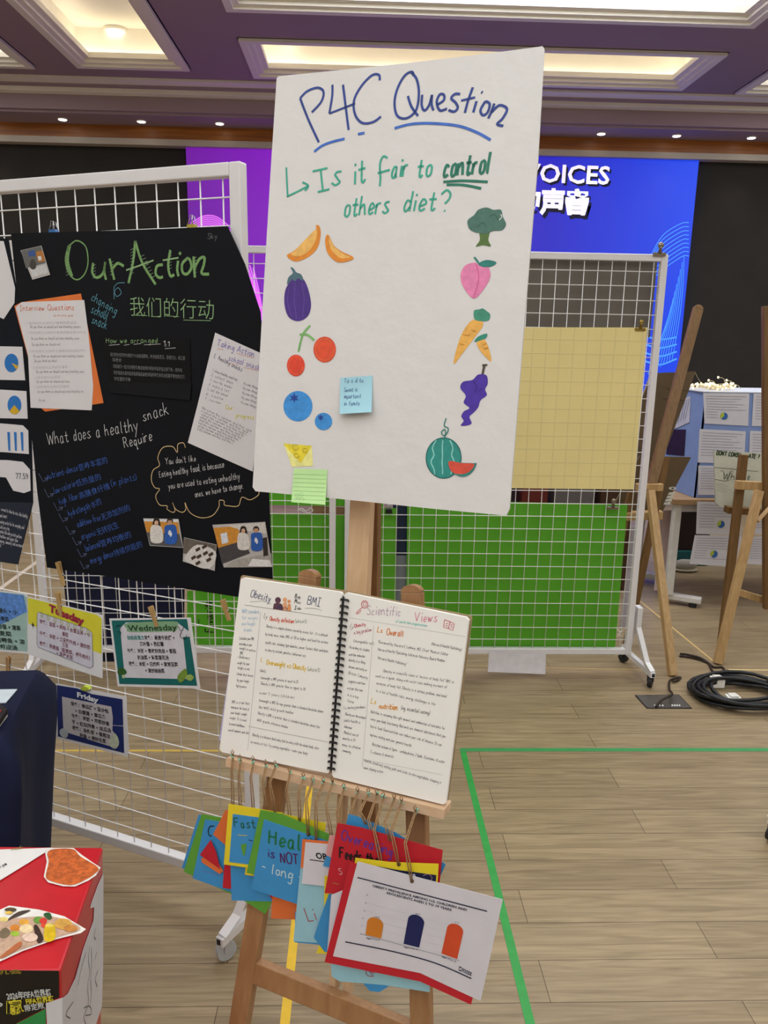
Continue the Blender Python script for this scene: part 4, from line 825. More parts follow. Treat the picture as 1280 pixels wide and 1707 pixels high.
photo(poster, [k4(*p) for p in ((985, 598), (1230, 584), (1264, 794), (1038, 796))], [('#d8953c', [k4(*p) for p in ((990, 612), (1100, 604), (1130, 690), (1012, 706))]), ('#e0dcd6', [k4(*p) for p in ((1050, 600), (1228, 588), (1236, 640), (1110, 620))]), ('#4c4a4c', [k4(*p) for p in ((1012, 706), (1130, 670), (1160, 730), (1030, 780))]), ('#b0aca6', [k4(*p) for p in ((1090, 760), (1258, 730), (1262, 790), (1040, 794))]), ('#dfe4ee', [k4(*p) for p in ((1022, 640), (1052, 632), (1060, 680), (1030, 688))]), ('#3a3230', [k4(*p) for p in ((1218, 660), (1238, 655), (1244, 740), (1222, 745))])] + pair((1070, 600), k4, .95) + [('#efeff0', [k4(*p) for p in ((1150, 790), (1170, 755), (1250, 762), (1262, 792))])], 'larger photo of two people beside a table', PP)

# ================================================================ weekly menus
PM = PR.shift(.006)
def pin(px, px2, label, pl=PR, w=.014, col='#b08d58'):
    A, B = pl.hit(*px, w), pl.hit(*px2, w); t = thing('clothespin', label, 'clothespin', B)
    d = (B - A).normalized(); s = d.cross(pl.n).normalized(); m = wood(col, '#c8a670', (1, 1, .1))
    for g in (1, -1):
        b = MB(); b.prism([A + s * .005 + pl.n * (.004 * g + .0045), A - s * .005 + pl.n * (.004 * g + .0045), B - s * .0045 + pl.n * (.0012 * g + .0035), B + s * .0045 + pl.n * (.0012 * g + .0035)], pl.n * (-.0035), m); b.build('prong', t, bevel=.0008)
    b = MB(); c = A + (B - A) * .55; b.tube([c - s * .0055, c + s * .0055], .0032, mat('#9a9a9a', .3, metal=.9), 8); b.build('spring', t)
def menu(label, px, border, w=.004, lift=.012, side=0, rim=mat('#e8e8ea', .6, .02)):
    b = MB(); b.quads(PM, px, rim, w, lift, 6, .0005, side); o = tag(b.build('menu_sheet'), label, 'menu'); return o
def warp(px):
    tl, tr, br, bl = px
    return lambda u, v: ((tl[0] * (1 - u) + tr[0] * u) * (1 - v) + (bl[0] * (1 - u) + br[0] * u) * v, (tl[1] * (1 - u) + tr[1] * u) * (1 - v) + (bl[1] * (1 - u) + br[1] * u) * v)
def frame_fill(b, f, pts, m, w): b.fill(PM, [f(*p) for p in pts], m, w)
def lines(b, f, rows, m, w, bold=.02):
    for s, u0, u1, v, h in rows: b.type(PM, s, f(u0, v), f(u1, v), h, m, w, bold, .85)
F = .0045
# Monday (name hidden by the edge of the picture)
q = ((-52, 978), (46, 990), (47, 1090), (-50, 1082)); f = warp(q); o = menu('pale blue menu sheet cut off by the left picture edge', q, None, lift=0)
b = MB(); frame_fill(b, f, [(.02, .02), (.93, .02), (.985, .06), (.985, .96), (.02, .97)], mat('#a8c8c0', .6), F); frame_fill(b, f, [(.02, .03), (.93, .03), (.985, .3), (.55, .55), (.02, .6)], mat('#5f8fd8', .6, .25, 90), F + .0004); b.build('printed_ground', o)
b = MB(); lines(b, f, (('早餐：红豆馒头 + 小', .1, .83, .36, 7), ('米粥 + 小青菜', .25, .68, .49, 7), ('午餐：西红柿炒蛋 + 清蒸', .05, .88, .62, 7), ('蒜蓉油麦菜', .2, .72, .73, 7), ('晚餐： 红烧鲫鱼 + 凉', .05, .95, .84, 7), ('拌 冬瓜虾皮汤', .2, .82, .95, 7)), mat('#23342f', .6), F + .0009); b.build('lettering', o)
# Tuesday
q = ((45, 994), (171, 1025), (171, 1131), (47, 1091)); f = warp(q); o = menu('yellow Tuesday menu sheet with a notepad frame, on the left rack', q, None, lift=0)
b = MB(); frame_fill(b, f, [(.01, .02), (.92, .02), (.985, .06), (.985, .62), (.8, .6), (.3, .52), (.01, .46)], mat('#e2dc3c', .6, .06, 20), F); b.build('printed_ground', o)
b = MB(); frame_fill(b, f, [(.13, .26), (.15, .22), (.8, .28), (.86, .33), (.87, .85), (.83, .9), (.14, .82), (.12, .78)], mat('#d8d6e4', .6), F + .0005)
b.pen(PM, [f(*p) for p in ((.13, .26), (.15, .22), (.8, .28), (.86, .33), (.87, .85), (.83, .9), (.14, .82), (.12, .78))], .0012, mat('#4a5a6a', .6), F + .0008, False, True)
for k in range(8): b.pen(PM, [f(*p) for p in ell(.19 + k * .088, .255 + k * .011, .014, .045, 10)], .0018, mat('#a8b038', .6), F + .0011, closed=True)
b.build('notepad_frame', o); b = MB()
b.type(PM, 'Tuesday', f(.285, .16), f(.75, .24), 12.5, mat('#a02844', .6), F + .0014, .05)
frame_fill(b, f, [(.07, .42), (.077, .455), (.095, .465), (.077, .48), (.07, .52), (.063, .48), (.045, .465), (.063, .455)], mat('#2a2a20', .6), F + .0008); b.build('title_lettering', o); b = MB()
lines(b, f, (('早餐：豆浆 + 肉包 + 水煮玉米 + 小', .16, .84, .40, 6.5), ('番茄', .46, .54, .50, 6.5), ('午餐：米饭 + 土豆炖牛肉 + 清炒西', .16, .83, .60, 6.5), ('兰花', .46, .54, .68, 6.5), ('晚餐：荞麦面（配青菜、卤牛肉片）', .16, .83, .77, 6.5), ('+ 凉拌木耳', .38, .6, .85, 6.5)), mat('#8a5664', .6), F + .0012); b.build('lettering', o)
# Wednesday
q = ((182, 1031), (318, 1029.5), (334, 1148), (196, 1144)); f = warp(q); o = menu('dark green Wednesday menu sheet, right of the Tuesday one', q, None, lift=0, w=.006); G = .0066
tealm = mat('#176a68', .6, .05)
b = MB(); frame_fill(b, f, [(.025, .03), (.95, .02), (.965, .96), (.025, .965)], tealm, G); b.build('printed_ground', o)
b = MB(); frame_fill(b, f, [(.12, .14), (.2, .06), (.82, .06), (.88, .12), (.96, .2), (.96, .27), (.875, .27), (.86, .87), (.1, .87)], mat('#dad8e0', .6), G + .0004); b.build('white_field', o)
b = MB(); b.fill(PM, [f(*p) for p in ((.22, .07), (.78, .05), (.83, .1), (.8, .18), (.72, .195), (.25, .2), (.2, .15))], mat('#86b088', .6), G + .0008, True); b.type(PM, 'Wednesday', f(.215, .185), f(.815, .175), 9.5, mat('#1c3a1e', .6), G + .0012, .015)
for st in ([(.07, .13), (.11, .1), (.13, .15)], [(.08, .2), (.12, .2), (.11, .25)], [(.83, .12), (.86, .19), (.9, .13)], [(.86, .2), (.84, .27), (.9, .3), (.92, .24)]): b.pen(PM, [f(*p) for p in st], .0016, mat('#1a2a2a', .6), G + .0012)
b.build('title_lettering', o)
b = MB(); lines(b, f, (('你的段落文', .19, .4, .31, 6.5),), mat('#1f8a84', .6), G + .001, .022)
lines(b, f, (('早餐：燕麦牛奶粥 +', .4, .77, .31, 6.5), ('茶叶蛋 + 蒸红薯', .335, .625, .40, 6.5), ('午餐：米饭 + 青椒炒肉丝 + 香菇', .175, .765, .5, 6.5), ('扒油菜 + 紫菜蛋花汤', .285, .665, .595, 6.5), ('晚餐：米饭 + 白灼虾 + 家常豆腐', .175, .765, .69, 6.5), ('+ 清炒娃娃菜', .36, .595, .785, 6.5)), mat('#2c2a30', .6), G + .001, .022); b.build('lettering', o)
b = MB(); b.fill(PM, [f(*p) for p in ((.02, .78), (.05, .73), (.11, .74), (.13, .8), (.08, .83), (.03, .83))], mat('#35622c', .6, .25, 200), G + .0013, True); frame_fill(b, f, [(.065, .82), (.1, .82), (.1, .88), (.07, .88)], mat('#b8cc98', .6), G + .0012); tag(b.build('broccoli_print', o), 'printed broccoli')
b = MB(); b.fill(PM, [f(*p) for p in ((.74, .84), (.82, .74), (.86, .73), (.86, .82), (.8, .9), (.76, .92))], mat('#7a9a3c', .6, .2, 200), G + .0013, True); b.fill(PM, [f(*p) for p in ((.84, .83), (.9, .8), (.94, .84), (.9, .89), (.86, .88))], mat('#9ab85c', .6, .2, 200), G + .0014, True); tag(b.build('cabbage_print', o), 'printed green vegetables')
# Friday
q = ((93, 1139), (211, 1161), (213, 1262), (94, 1231)); f = warp(q); o = menu('navy Friday menu sheet hanging lowest, right of the table', q, None, lift=0)
b = MB(); frame_fill(b, f, [(.015, .03), (.3, .02), (.5, .07), (.94, .06), (.95, .95), (.02, .955)], mat('#1b2c6c', .6, .08, 20), F); b.build('printed_ground', o)
b = MB(); frame_fill(b, f, [(.085, .22), (.78, .22), (.8, .4), (.79, .62), (.84, .68), (.8, .9), (.1, .84)], mat('#c8c4c8', .6), F + .0004); b.fill(PM, [f(*p) for p in ell(.105, .87, .06, .085, 14)], mat('#b4c0c4', .6), F + .0008)
b.fill(PM, [f(*p) for p in ((.74, .86), (.8, .66), (.86, .7), (.88, .82), (.82, .92))], mat('#c2ccb4', .6, .2, 120), F + .001, True); b.pen(PM, [f(.8, .53), f(.95, .5)], .0012, mat('#dfe0e6', .6), F + .0008); b.build('white_field', o)
b = MB(); b.type(PM, 'Friday', f(.30, .17), f(.6, .2), 8.5, mat('#eceef4', .6), F + .0012, .04); b.build('title_lettering', o)
b = MB(); lines(b, f, (('早餐：南瓜粥 + 豆沙包', .21, .74, .34, 6.2), ('+ 白煮蛋 + 黄瓜条', .27, .7, .45, 6.2), ('午餐：米饭 + 芹菜炒香', .22, .75, .55, 6.2), ('干 + 红烧排骨 + 丝瓜汤', .22, .77, .66, 6.2), ('晚餐：杂粮饭 + 香煎龙', .23, .76, .76, 6.2), ('利鱼 + 清炒生菜', .33, .7, .86, 6.2)), mat('#2e2a30', .6), F + .0012, .022); b.build('lettering', o)
pin((98, 936), (107, 976), 'clothespin on the lower left corner of the black poster', w=.016)
pin((98, 987), (103, 1026), 'clothespin holding the yellow Tuesday menu', w=.010)
pin((252, 1010), (263, 1044), 'clothespin holding the dark green Wednesday menu', w=.012)
pin((372, 999), (383, 1034), 'clothespin on a bare wire left of the open notebook', w=.008)
pin((16, 1094), (14, 1120), 'reddish clothespin on a wire above the table corner', w=.008, col='#7c4a30')
one('peg_clip', 'yellow-green clip on top of the navy Friday menu', 'clip', lambda b: b.prism([PM.hit(*p, .011) for p in ((133, 1149), (139, 1144), (146, 1146), (148, 1150), (140, 1152))], PM.n * -.012, mat('#b8c840', .5)))

# ================================================================ table with the navy cloth
TZ = .70
def drape():
    b = MB(); m = mat('#0e1738', .9, .1, 8)
    A, B_ = V((-.775, 1.762)), V((-.712, 1.425)); C = V((-1.55, 1.33)); D = V((-1.62, 1.70))
    path = []
    for (p, q_) in ((A, B_), (B_, C), (C, D), (D, A)):
        n_ = max(2, int((q_ - p).length / .02))
        path += [p + (q_ - p) * (i / n_) for i in range(n_)]
    cen = (A + B_ + C + D) / 4; n_ = len(path); rows = [(0, TZ), (.004, TZ - .003), (.009, TZ - .012), (.013, TZ - .05), (.014, TZ - .12), (.004, .45), (-.010, .2), (-.02, .01)]
    vs = []
    for k, (o, z) in enumerate(rows):
        for i, p in enumerate(path):
            d = (p - cen).normalized(); fall = (TZ - z) / TZ
            crn = min((p - c).length for c in (A, B_, C, D)); fl = max(0, 1 - crn / .10) * .03 * min(1, (TZ - z) / .05) * (1 - 1.2 * fall)
            wv = .010 * fall * math.sin(i * .55 + .7 * math.sin(i * .13)) 
            vs.append((p.x + d.x * (o + fl + wv), p.y + d.y * (o + fl + wv), z))
    fs = [(k * n_ + i, (k + 1) * n_ + i, (k + 1) * n_ + (i + 1) % n_, k * n_ + (i + 1) % n_) for k in range(len(rows) - 1) for i in range(n_)]
    b.add(vs, fs, m, True); b.add([(p.x, p.y, TZ) for p in path], [tuple(range(n_))[::-1]], m)
    return b
tb = thing('table', 'table under a navy cloth at the left edge', 'table', (-1.1, 1.55, 0)); 
b = MB(); b.box((-1.5, 1.44, TZ - .03), (-.80, 1.66, TZ - .006), mat('#8a6a48', .5)); b.build('tabletop', tb)
for x, y in ((-1.45, 1.47), (-.83, 1.47), (-1.45, 1.63), (-.83, 1.63)): b = MB(); b.bar((x, y, 0), (x, y, TZ - .03), .03, .03, mat('#9a9a9a', .4)); b.build('leg', tb)
o = drape().build('tablecloth'); tag(o, 'navy cloth draped over the table down to the floor', 'tablecloth')
PT = lambda x, y, dz=0: on_z(x, y, TZ + .001 + dz)
one('paper_sheet', 'pale blue sheet of paper lying on the navy tablecloth', 'paper', lambda b: b.prism([PT(-40, 1151), PT(-40, 1174), PT(10, 1172), PT(29, 1150)], (0, 0, .002), mat('#dce8f0', .6)))
bk = thing('book', 'dark book with a red corner lying on the navy tablecloth', 'book', PT(-10, 1200))
b = MB(); b.prism([PT(-40, 1187, .004), PT(-40, 1225, .004), PT(-6, 1218, .004), PT(13, 1190, .004), PT(3, 1183, .004)], (0, 0, .012), mat('#231a1c', .4)); b.build('cover', bk)
b = MB(); b.prism([PT(-40, 1187, .0165), PT(-40, 1196, .0165), PT(-6, 1192, .0165), PT(3, 1184, .0165)], (0, 0, .0006), mat('#d83a2c', .4)); tag(b.build('cover_band', bk), 'red band')
b = MB(); b.prism([PT(-38, 1222, .0), PT(-38, 1190, .0), PT(3, 1190, .0), PT(13, 1194, .0), PT(-6, 1219, .0)], (0, 0, .004), mat('#d8d4cc', .6)); b.build('page_block', bk)
# ================================================================ the red snack carton
BZ = .6
bxr, bfr = on_z(172, 1412, BZ), on_z(101, 1618, BZ)
bl, fl_ = bxr + V((-.42, .01, 0)), bfr + V((-.42, -.005, 0))
RED = mat('#c4202a', .3, .1, 14, bump=.05)
box = thing('cardboard_carton', 'red shiny snack carton at the lower left, glued with food pictures', 'carton', (bxr.x - .2, (bxr.y + bfr.y) / 2, 0))
dnv = V((.012, 0, -BZ)); dn2 = V((-.0, 0, -BZ))
b = MB(); T4 = [bl, bxr, bfr, fl_]; B4 = [bl + dn2, bxr + V((-.05, .02, -BZ)), bfr + V((-.03, 0, -BZ)), fl_ + dn2]
b.add(T4 + B4, [(3, 2, 1, 0), (4, 5, 6, 7), (0, 1, 5, 4), (1, 2, 6, 5), (3, 7, 6, 2), (0, 4, 7, 3)], RED); b.build('box_body', box, bevel=.004)
PTop = Pl(bfr, (1, 0, 0), (0, 1, 0))
fv = (B4[2] - bfr).normalized()
PFr = Pl(bfr, (fl_ - bfr) * -1, fv * -1)
rd = (bxr - bfr); PSd = Pl(bfr, rd, fv * -1)
k7 = lambda x, y: (x / 4, 1380 + y / 4)
b = MB(); b.sheet(PTop, [k7(*p) for p in ((-160, 150), (350, 132), (190, 232), (-10, 355), (-160, 430))], mat('#ebe9e6', .5, .02), .0026, .0006)
o = b.build('paper_patch', box); o['label'] = 'white paper with pencil writing at the back'
b = MB(); b.write(PTop, 'n yum', k7(0, 268), k7(50, 244), 6, .0009, mat('#6a5a62', .6), .0032); b.write(PTop, 'snacks', k7(70, 150), k7(150, 140), 5, .0009, mat('#a09a58', .6), .0032); b.build('lettering', o)
chick = mat('#c8622a', .5, .35, 130, bump=.3)
b = MB(); b.sheet(PTop, [k7(*p) for p in ((300, 160), (350, 134), (490, 134), (545, 180), (670, 265), (640, 315), (590, 350), (500, 390), (420, 388), (320, 362), (292, 325), (312, 225))], mat('#f0ece6', .5), .0026, .0006); o = b.build('chicken_cutout', box); o['label'] = 'cut-out picture of a fried cutlet'
b = MB(); b.fill(PTop, [k7(*p) for p in ((315, 170), (355, 142), (485, 142), (535, 190), (655, 265), (625, 310), (580, 340), (495, 378), (420, 376), (330, 350), (305, 320), (325, 225))], chick, .0034, True); b.build('picture', o)
b = MB(); b.sheet(PTop, [k7(*p) for p in ((-160, 620), (60, 518), (260, 545), (430, 590), (480, 620), (572, 675), (540, 700), (380, 740), (150, 820), (0, 890), (-160, 930))], mat('#f0ece6', .5), .0028, .0006); o = b.build('food_cutout', box); o['label'] = 'cut-out picture of mixed foods'
b = MB(); tabl = mat('#c8a88a', .5, .15, 40); kk = 0
for col, pts in (('#c8a58c', [(-160, 700), (0, 620), (120, 600), (330, 590), (470, 625), (535, 680), (380, 730), (150, 810), (0, 870), (-160, 900)]), ('#4a3c34', [(35, 625), (120, 560), (205, 550), (110, 595)]), ('#7a6a50', [(0, 690), (40, 665), (70, 700), (40, 735), (0, 730)]), ('#e6cf7c', ell(25, 610, 30, 16, 10)), ('#d8852c', ell(100, 668, 34, 24, 12)), ('#e8a83c', ell(160, 630, 34, 22, 12)), ('#f0d4a4', ell(175, 672, 46, 30, 12)), ('#9ab838', ell(100, 705, 30, 18, 10)), ('#6a9a3c', ell(255, 615, 32, 24, 10)), ('#c83428', ell(288, 620, 26, 20, 10)), ('#d84a30', ell(295, 650, 22, 16, 10)), ('#3c241c', [(225, 660), (250, 652), (290, 740), (250, 765)]), ('#d8b414', [(300, 655), (362, 645), (366, 740), (300, 755)]), ('#e8d05c', ell(330, 650, 28, 12, 10)), ('#d8a44c', ell(420, 640, 58, 36, 12)), ('#c8843c', ell(470, 670, 46, 22, 10)), ('#e8c8b4', ell(200, 730, 52, 30, 12)), ('#b8683c', [(0, 860), (110, 770), (145, 760), (130, 800), (30, 862)]), ('#5a4a34', ell(70, 545, 40, 14, 10)), ('#e8c050', ell(60, 565, 26, 10, 10)), ('#2f5a2c', [(290, 575), (330, 565), (345, 600), (320, 610)])):
    kk += 1; b.fill(PTop, [k7(*p) for p in pts], mat(col, .5, .18, 120), .0035 + kk * .00006, True)
b.build('picture', o)
b = MB(); b.sheet(PFr, [k7(*p) for p in ((-160, 950), (392, 955), (395, 1132), (305, 1165), (305, 1200), (110, 1300), (60, 1420), (-160, 1420))], mat('#0e0c0c', .35), .001, .0006); o = b.build('front_label', box); o['label'] = 'black printed label'
b = MB(); YLW = mat('#d8cc38', .5); SIL = mat('#c4c8c8', .5)
b.type(PFr, '2026年FIFA世界杯', k7(48, 1145), k7(345, 1118), 10, SIL, .002, .03); b.type(PFr, 'FIFA世界杯', k7(176, 1176), k7(362, 1156), 8.5, YLW, .002, .03); b.type(PFr, '赢', k7(72, 1235), k7(160, 1225), 20, YLW, .002, .06, .85); b.type(PFr, '限定款', k7(170, 1222), k7(300, 1200), 8.5, SIL, .002, .02); b.type(PFr, 'SUS', k7(-90, 1240), k7(24, 1180), 12, SIL, .002, .03); b.type(PFr, '有机会', k7(-120, 980), k7(150, 970), 6, mat('#8a7a2c', .5), .002, .02)
b.pen(PFr, [k7(45, 1155), k7(70, 1152), k7(70, 1238), k7(45, 1240)], .001, YLW, .002, False, True); b.build('lettering', o)
b = MB(); b.fill(PFr, [k7(*p) for p in ((110, 1305), (305, 1205), (305, 1420), (60, 1420))], mat('#2c8a48', .5), .0012); b.build('green_band', box)
wp = mat('#d2d0d6', .55, .02)
b = MB(); b.sheet(PSd, [k7(*p) for p in ((690, 305), (688, 900), (680, 1190), (640, 1310), (620, 1400), (420, 1400), (418, 1135), (455, 1105), (500, 1010), (560, 800), (625, 620), (630, 530), (604, 536), (612, 500), (655, 380))], wp, .0015, .0006); b.sheet(PFr, [k7(*p) for p in ((305, 1172), (415, 1135), (418, 1420), (320, 1420))], wp, .002, .0006); o = b.build('drawing_sheet', box); o['label'] = 'white sheet with ink sketches glued round the right side'
b = MB(); iq = mat('#6a6a72', .6)
for st in ([(600, 790), (590, 880), (600, 960), (585, 1050), (590, 1170), (560, 1260), (575, 1310)], [(610, 800), (612, 900), (605, 1010), (610, 1100), (600, 1180)], [(640, 670), (628, 720), (640, 745)], [(645, 830), (632, 880)], [(655, 950), (635, 1010), (650, 1060)], [(575, 830), (540, 950), (520, 1050)], [(540, 870), (500, 1010)], [(490, 1160), (440, 1240), (470, 1270)], [(560, 1200), (600, 1190), (610, 1240), (570, 1250)]):
    b.pen(PSd, [k7(*p) for p in st], .0016, iq, .002)
b.build('sketch_lines', o)

# ================================================================ cards hung on strings from the ledge
lc = PE.at((lA[0] + lB[0]) / 2, lA[1] - .02, .0165)
PK0 = Pl(lc, EU, (0, 0, 1))
TW = mat('#9a7a56', .9, .2, 200); PUT = mat('#8fc4ae', .6, .1, 80)
Cd = {'b': '#3f96d4', 'g': '#5fa43a', 'r': '#c42030', 'o': '#e4743a', 'y': '#efd92c', 'l': '#9ccfe0', 'w': '#dcdae4', 'n': '#161b42', 'p': '#e6a4a4'}
CM = {k: mat(v, .65, .03, 25) for k, v in Cd.items()}
def hang(i, knot, hole, label, sheets, ink=()):
    w0 = .0034 * i + .004
    P0 = PK0.hit(hole[0], hole[1], w0); t = thing('hanging_card', label, 'card', PK0.hit(hole[0], max(p[1] for s in sheets for p in s[1]), w0), 'cards hung on strings from the easel ledge')
    par = None
    for k, (c, px) in enumerate(sheets):
        b = MB(); b.sheet(PK0, px, CM[c], w0 + .0006 * k, .0004); par = b.build('card_sheet', t); par['label'] = {'b': 'blue', 'g': 'green', 'r': 'red', 'o': 'orange', 'y': 'yellow', 'l': 'light blue', 'w': 'white', 'n': 'navy', 'p': 'pink'}[c] + ' sheet'
    wi = w0 + .0006 * (len(sheets) - 1)
    Kn = PE.hit(knot[0], knot[1], .0185); 
    b = MB(); s = PK0.u; mid1 = Kn + (P0 - Kn) * .22; mid1 = mid1 + PK0.n * ((P0 - mid1).dot(PK0.n) + .0006)
    b.tube([Kn + s * .001, mid1 + s * .002, (mid1 + P0) / 2 + s * .003, P0 + s * .0015 + PK0.n * .0016], .0011, TW, 6); b.tube([Kn - s * .001, mid1 - s * .001, (mid1 + P0) / 2 - s * .002, P0 - s * .001 + PK0.n * .0016], .0011, TW, 6)
    b.tube([Kn + PK0.n * .002, Kn + V((.002, 0, .006)) + PK0.n * .0025, Kn + V((-.001, 0, .011)) + PK0.n * .002, Kn + V((-.003, 0, .007)) + PK0.n * .0025, Kn + PK0.n * .003], .0010, TW, 6)
    b.build('string', t)
    b = MB()
    for q in range(3): b.ball(Kn + PK0.n * .002 + V((random.uniform(-.003, .003), 0, random.uniform(-.005, .005))), random.uniform(.0016, .0028), PUT, 8)
    b.build('putty', t)
    b = MB(); b.fill(PK0, ell(hole[0], hole[1], *((3.3, 3.3) if i in (7, 16, 17) else (1.5, 1.5)), 10), mat('#16161a', .6), wi + .0008); b.build('punched_hole', t)
    return t, par, wi + .0006
K1 = [(389, 1258), (401.5, 1266), (423, 1268), (444, 1274), (460, 1276), (484, 1287), (507, 1295), (522, 1301), (540, 1303), (555, 1302), (574, 1313), (597, 1319), (615, 1321), (629, 1323), (640, 1328), (658, 1331), (670, 1335), (693, 1351)]
hang(0, K1[0], (389, 1364), 'plain blue card hanging leftmost of the strings', [('b', [(331, 1358), (420, 1372), (398, 1478), (303, 1447)])])
t, p, w_ = hang(1, K1[1], (402, 1372), 'blue card with a green border, second from the left, showing a C', [('g', [(336, 1357), (440, 1375), (412, 1503), (306, 1453)]), ('b', [(342, 1366), (440, 1382), (415, 1498), (321, 1464)])])
b = MB(); b.pen(PK0, [(357, 1377), (350, 1378), (347, 1386), (349, 1393), (353, 1393)], .0022, mat('#1a2030', .6), w_); b.pen(PK0, [(336, 1452), (350, 1455), (364, 1459)], .0007, mat('#8a6a8a', .6), w_); b.build('lettering', p)
hang(2, K1[2], (424, 1370), 'red and orange folded cards jutting out left of the yellow Fast card', [('o', [(376, 1350), (440, 1362), (412, 1440), (355, 1391)]), ('r', [(380, 1362), (440, 1372), (407, 1485), (371, 1480)]), ('o', [(335, 1432), (352, 1420), (372, 1452), (366, 1457), (337, 1438)]), ('r', [(351, 1400), (333, 1425), (367, 1449), (360, 1420)])])
hang(3, K1[3], (446, 1372), 'blue card hanging low over the easel leg, edged with green', [('g', [(410, 1440), (470, 1450), (460, 1492), (442, 1524), (404, 1500)]), ('b', [(384, 1440), (470, 1450), (468, 1503), (386, 1501)])])
hang(4, K1[5], (486, 1385), 'orange card with a red edge, lowest of the middle cards', [('r', [(446, 1400), (480, 1410), (470, 1520), (441, 1483)]), ('o', [(458, 1400), (505, 1410), (496, 1533), (452, 1531)])])
hang(5, K1[6], (500, 1373), 'yellow card behind the Healthy card, only its top edge in sight', [('y', [(420, 1346), (543, 1372), (530, 1480), (408, 1458)])])
t, p, w_ = hang(6, K1[4], (459, 1357), 'yellow-bordered blue card reading Fast', [('y', [(381, 1340), (472, 1355), (452, 1452), (373, 1441)]), ('b', [(388, 1357), (470, 1368), (452, 1446), (382, 1437)])])
b = MB(); b.write(PK0, 'Fast', (391, 1379), (428, 1381), 15, .0022, mat('#1f6a50', .6), w_); b.pen(PK0, [(414, 1400), (421, 1402)], .0016, BL, w_); b.pen(PK0, [(396, 1392), (412, 1393)], .0014, mat('#d0c86a', .6), w_); b.fill(PK0, [(401, 1408), (411, 1406), (408, 1426), (405, 1426)], CM['g'], w_); b.build('lettering', p)
t, p, w_ = hang(7, K1[7], (514, 1391), 'green-bordered blue card reading Healthy is NOT', [('g', [(434, 1350), (470, 1357), (550, 1391), (532, 1480), (411, 1455)]), ('b', [(440, 1366), (546, 1402), (510, 1512), (419, 1482)])])
b = MB(); b.write(PK0, 'Healthy', (448, 1406), (546, 1428), 24, .0034, mat('#1c7a44', .6), w_); b.write(PK0, 'is', (446, 1428), (460, 1431), 15, .0022, mat('#4a2a7a', .6), w_); b.write(PK0, 'NOT', (468, 1438), (500, 1442), 17, .0024, mat('#5a2060', .6), w_); b.write(PK0, '- long term', (436, 1450), (538, 1484), 17, .0022, mat('#bfe0ec', .6), w_); b.build('lettering', p)
t, p, w_ = hang(8, K1[8], (527, 1400), 'pale blue card reading Li, hanging low behind the white OBE card', [('b', [(492, 1520), (600, 1540), (590, 1580), (491, 1571)]), ('l', [(505, 1400), (570, 1405), (545, 1573), (489, 1569)])])
b = MB(); b.write(PK0, 'Li', (514, 1536), (531, 1533), 20, .0018, mat('#b05a5a', .6), w_); b.build('lettering', p)
t, p, w_ = hang(9, K1[9], (556, 1412), 'white card on orange paper with heading OBE', [('o', [(504, 1399), (575, 1405), (560, 1450), (501, 1447)]), ('w', [(509, 1404), (578, 1410), (566, 1480), (503, 1473)])])
b = MB(); b.type(PK0, 'OBESITY', (527, 1431), (580, 1437), 10, mat('#16161c', .6), w_, .03); b.pen(PK0, [(516, 1433), (580, 1442)], .0016, mat('#16161c', .6), w_, False); b.build('lettering', p)
hang(10, K1[10], (574, 1420), 'blue and yellow cards peeking out below the red Overeating card', [('y', [(541, 1460), (600, 1470), (580, 1592), (527, 1589), (534, 1570), (540, 1520)]), ('b', [(548, 1490), (600, 1495), (590, 1585), (541, 1587), (523, 1563), (534, 1530)])])
hang(11, K1[11], (596, 1405), 'pink and blue card edge left of the red Overeating card', [('b', [(546, 1420), (590, 1425), (580, 1450), (538, 1444)]), ('p', [(549, 1392), (600, 1398), (590, 1450), (543, 1425)])])
hang(12, K1[12], (610, 1373), 'blue card sticking out above and right of the red Overeating card', [('b', [(581, 1357), (596, 1361), (660, 1388), (743, 1441), (732, 1465), (590, 1460), (570, 1400)])])
t, p, w_ = hang(13, K1[13], (628, 1420), 'pale blue round-cornered card below the white bar chart', [('b', [(606, 1560), (655, 1560), (648, 1644), (632, 1654), (616, 1652), (606, 1640)]), ('l', [(556, 1560), (720, 1560), (716, 1654), (640, 1642), (566, 1636), (553, 1628), (551, 1610)])])
b = MB(); b.pen(PK0, [(624, 1622), (611, 1618), (612, 1626), (622, 1627), (614, 1618)], .0018, mat('#a8607a', .6), w_); b.build('lettering', p)
t, p, w_ = hang(14, K1[15], (650, 1401), 'red card reading Overeating, behind the white bar chart', [('r', [(562.5, 1372), (600, 1379), (738, 1417), (730, 1500), (541, 1489)])])
b = MB(); b.write(PK0, 'Overeating', (568, 1399), (655, 1428), 17, .0022, mat('#6a3aa4', .6), w_); b.write(PK0, 'Feeds the', (566, 1430), (632, 1442), 17, .0030, mat('#231a20', .6), w_); b.write(PK0, 'S', (565, 1458), (572, 1458), 10, .0014, mat('#e0a0a8', .6), w_); b.pen(PK0, [(555, 1472), (565, 1474)], .0012, mat('#b88a50', .6), w_); b.build('lettering', p)
hang(15, K1[14], (640, 1462), 'white card with a black mark, mostly hidden left of the bar chart', [('w', [(552, 1492), (640, 1455), (640, 1600), (545, 1590)])])
t, p, w_ = hang(16, K1[16], (664.5, 1441), 'yellow-bordered navy card just above the white bar chart', [('y', [(592, 1430), (650, 1437), (731, 1440), (726, 1530), (585, 1510)]), ('n', [(628, 1444), (660, 1450), (727, 1459), (722, 1525), (620, 1510)])])
b = MB(); b.pen(PK0, [(705, 1460), (714, 1457), (720, 1464), (714, 1472)], .0008, mat('#c8a0b0', .6), w_); b.type(PK0, 'rs', (683, 1461), (693, 1461), 6, WH, w_, .03); b.build('lettering', p)
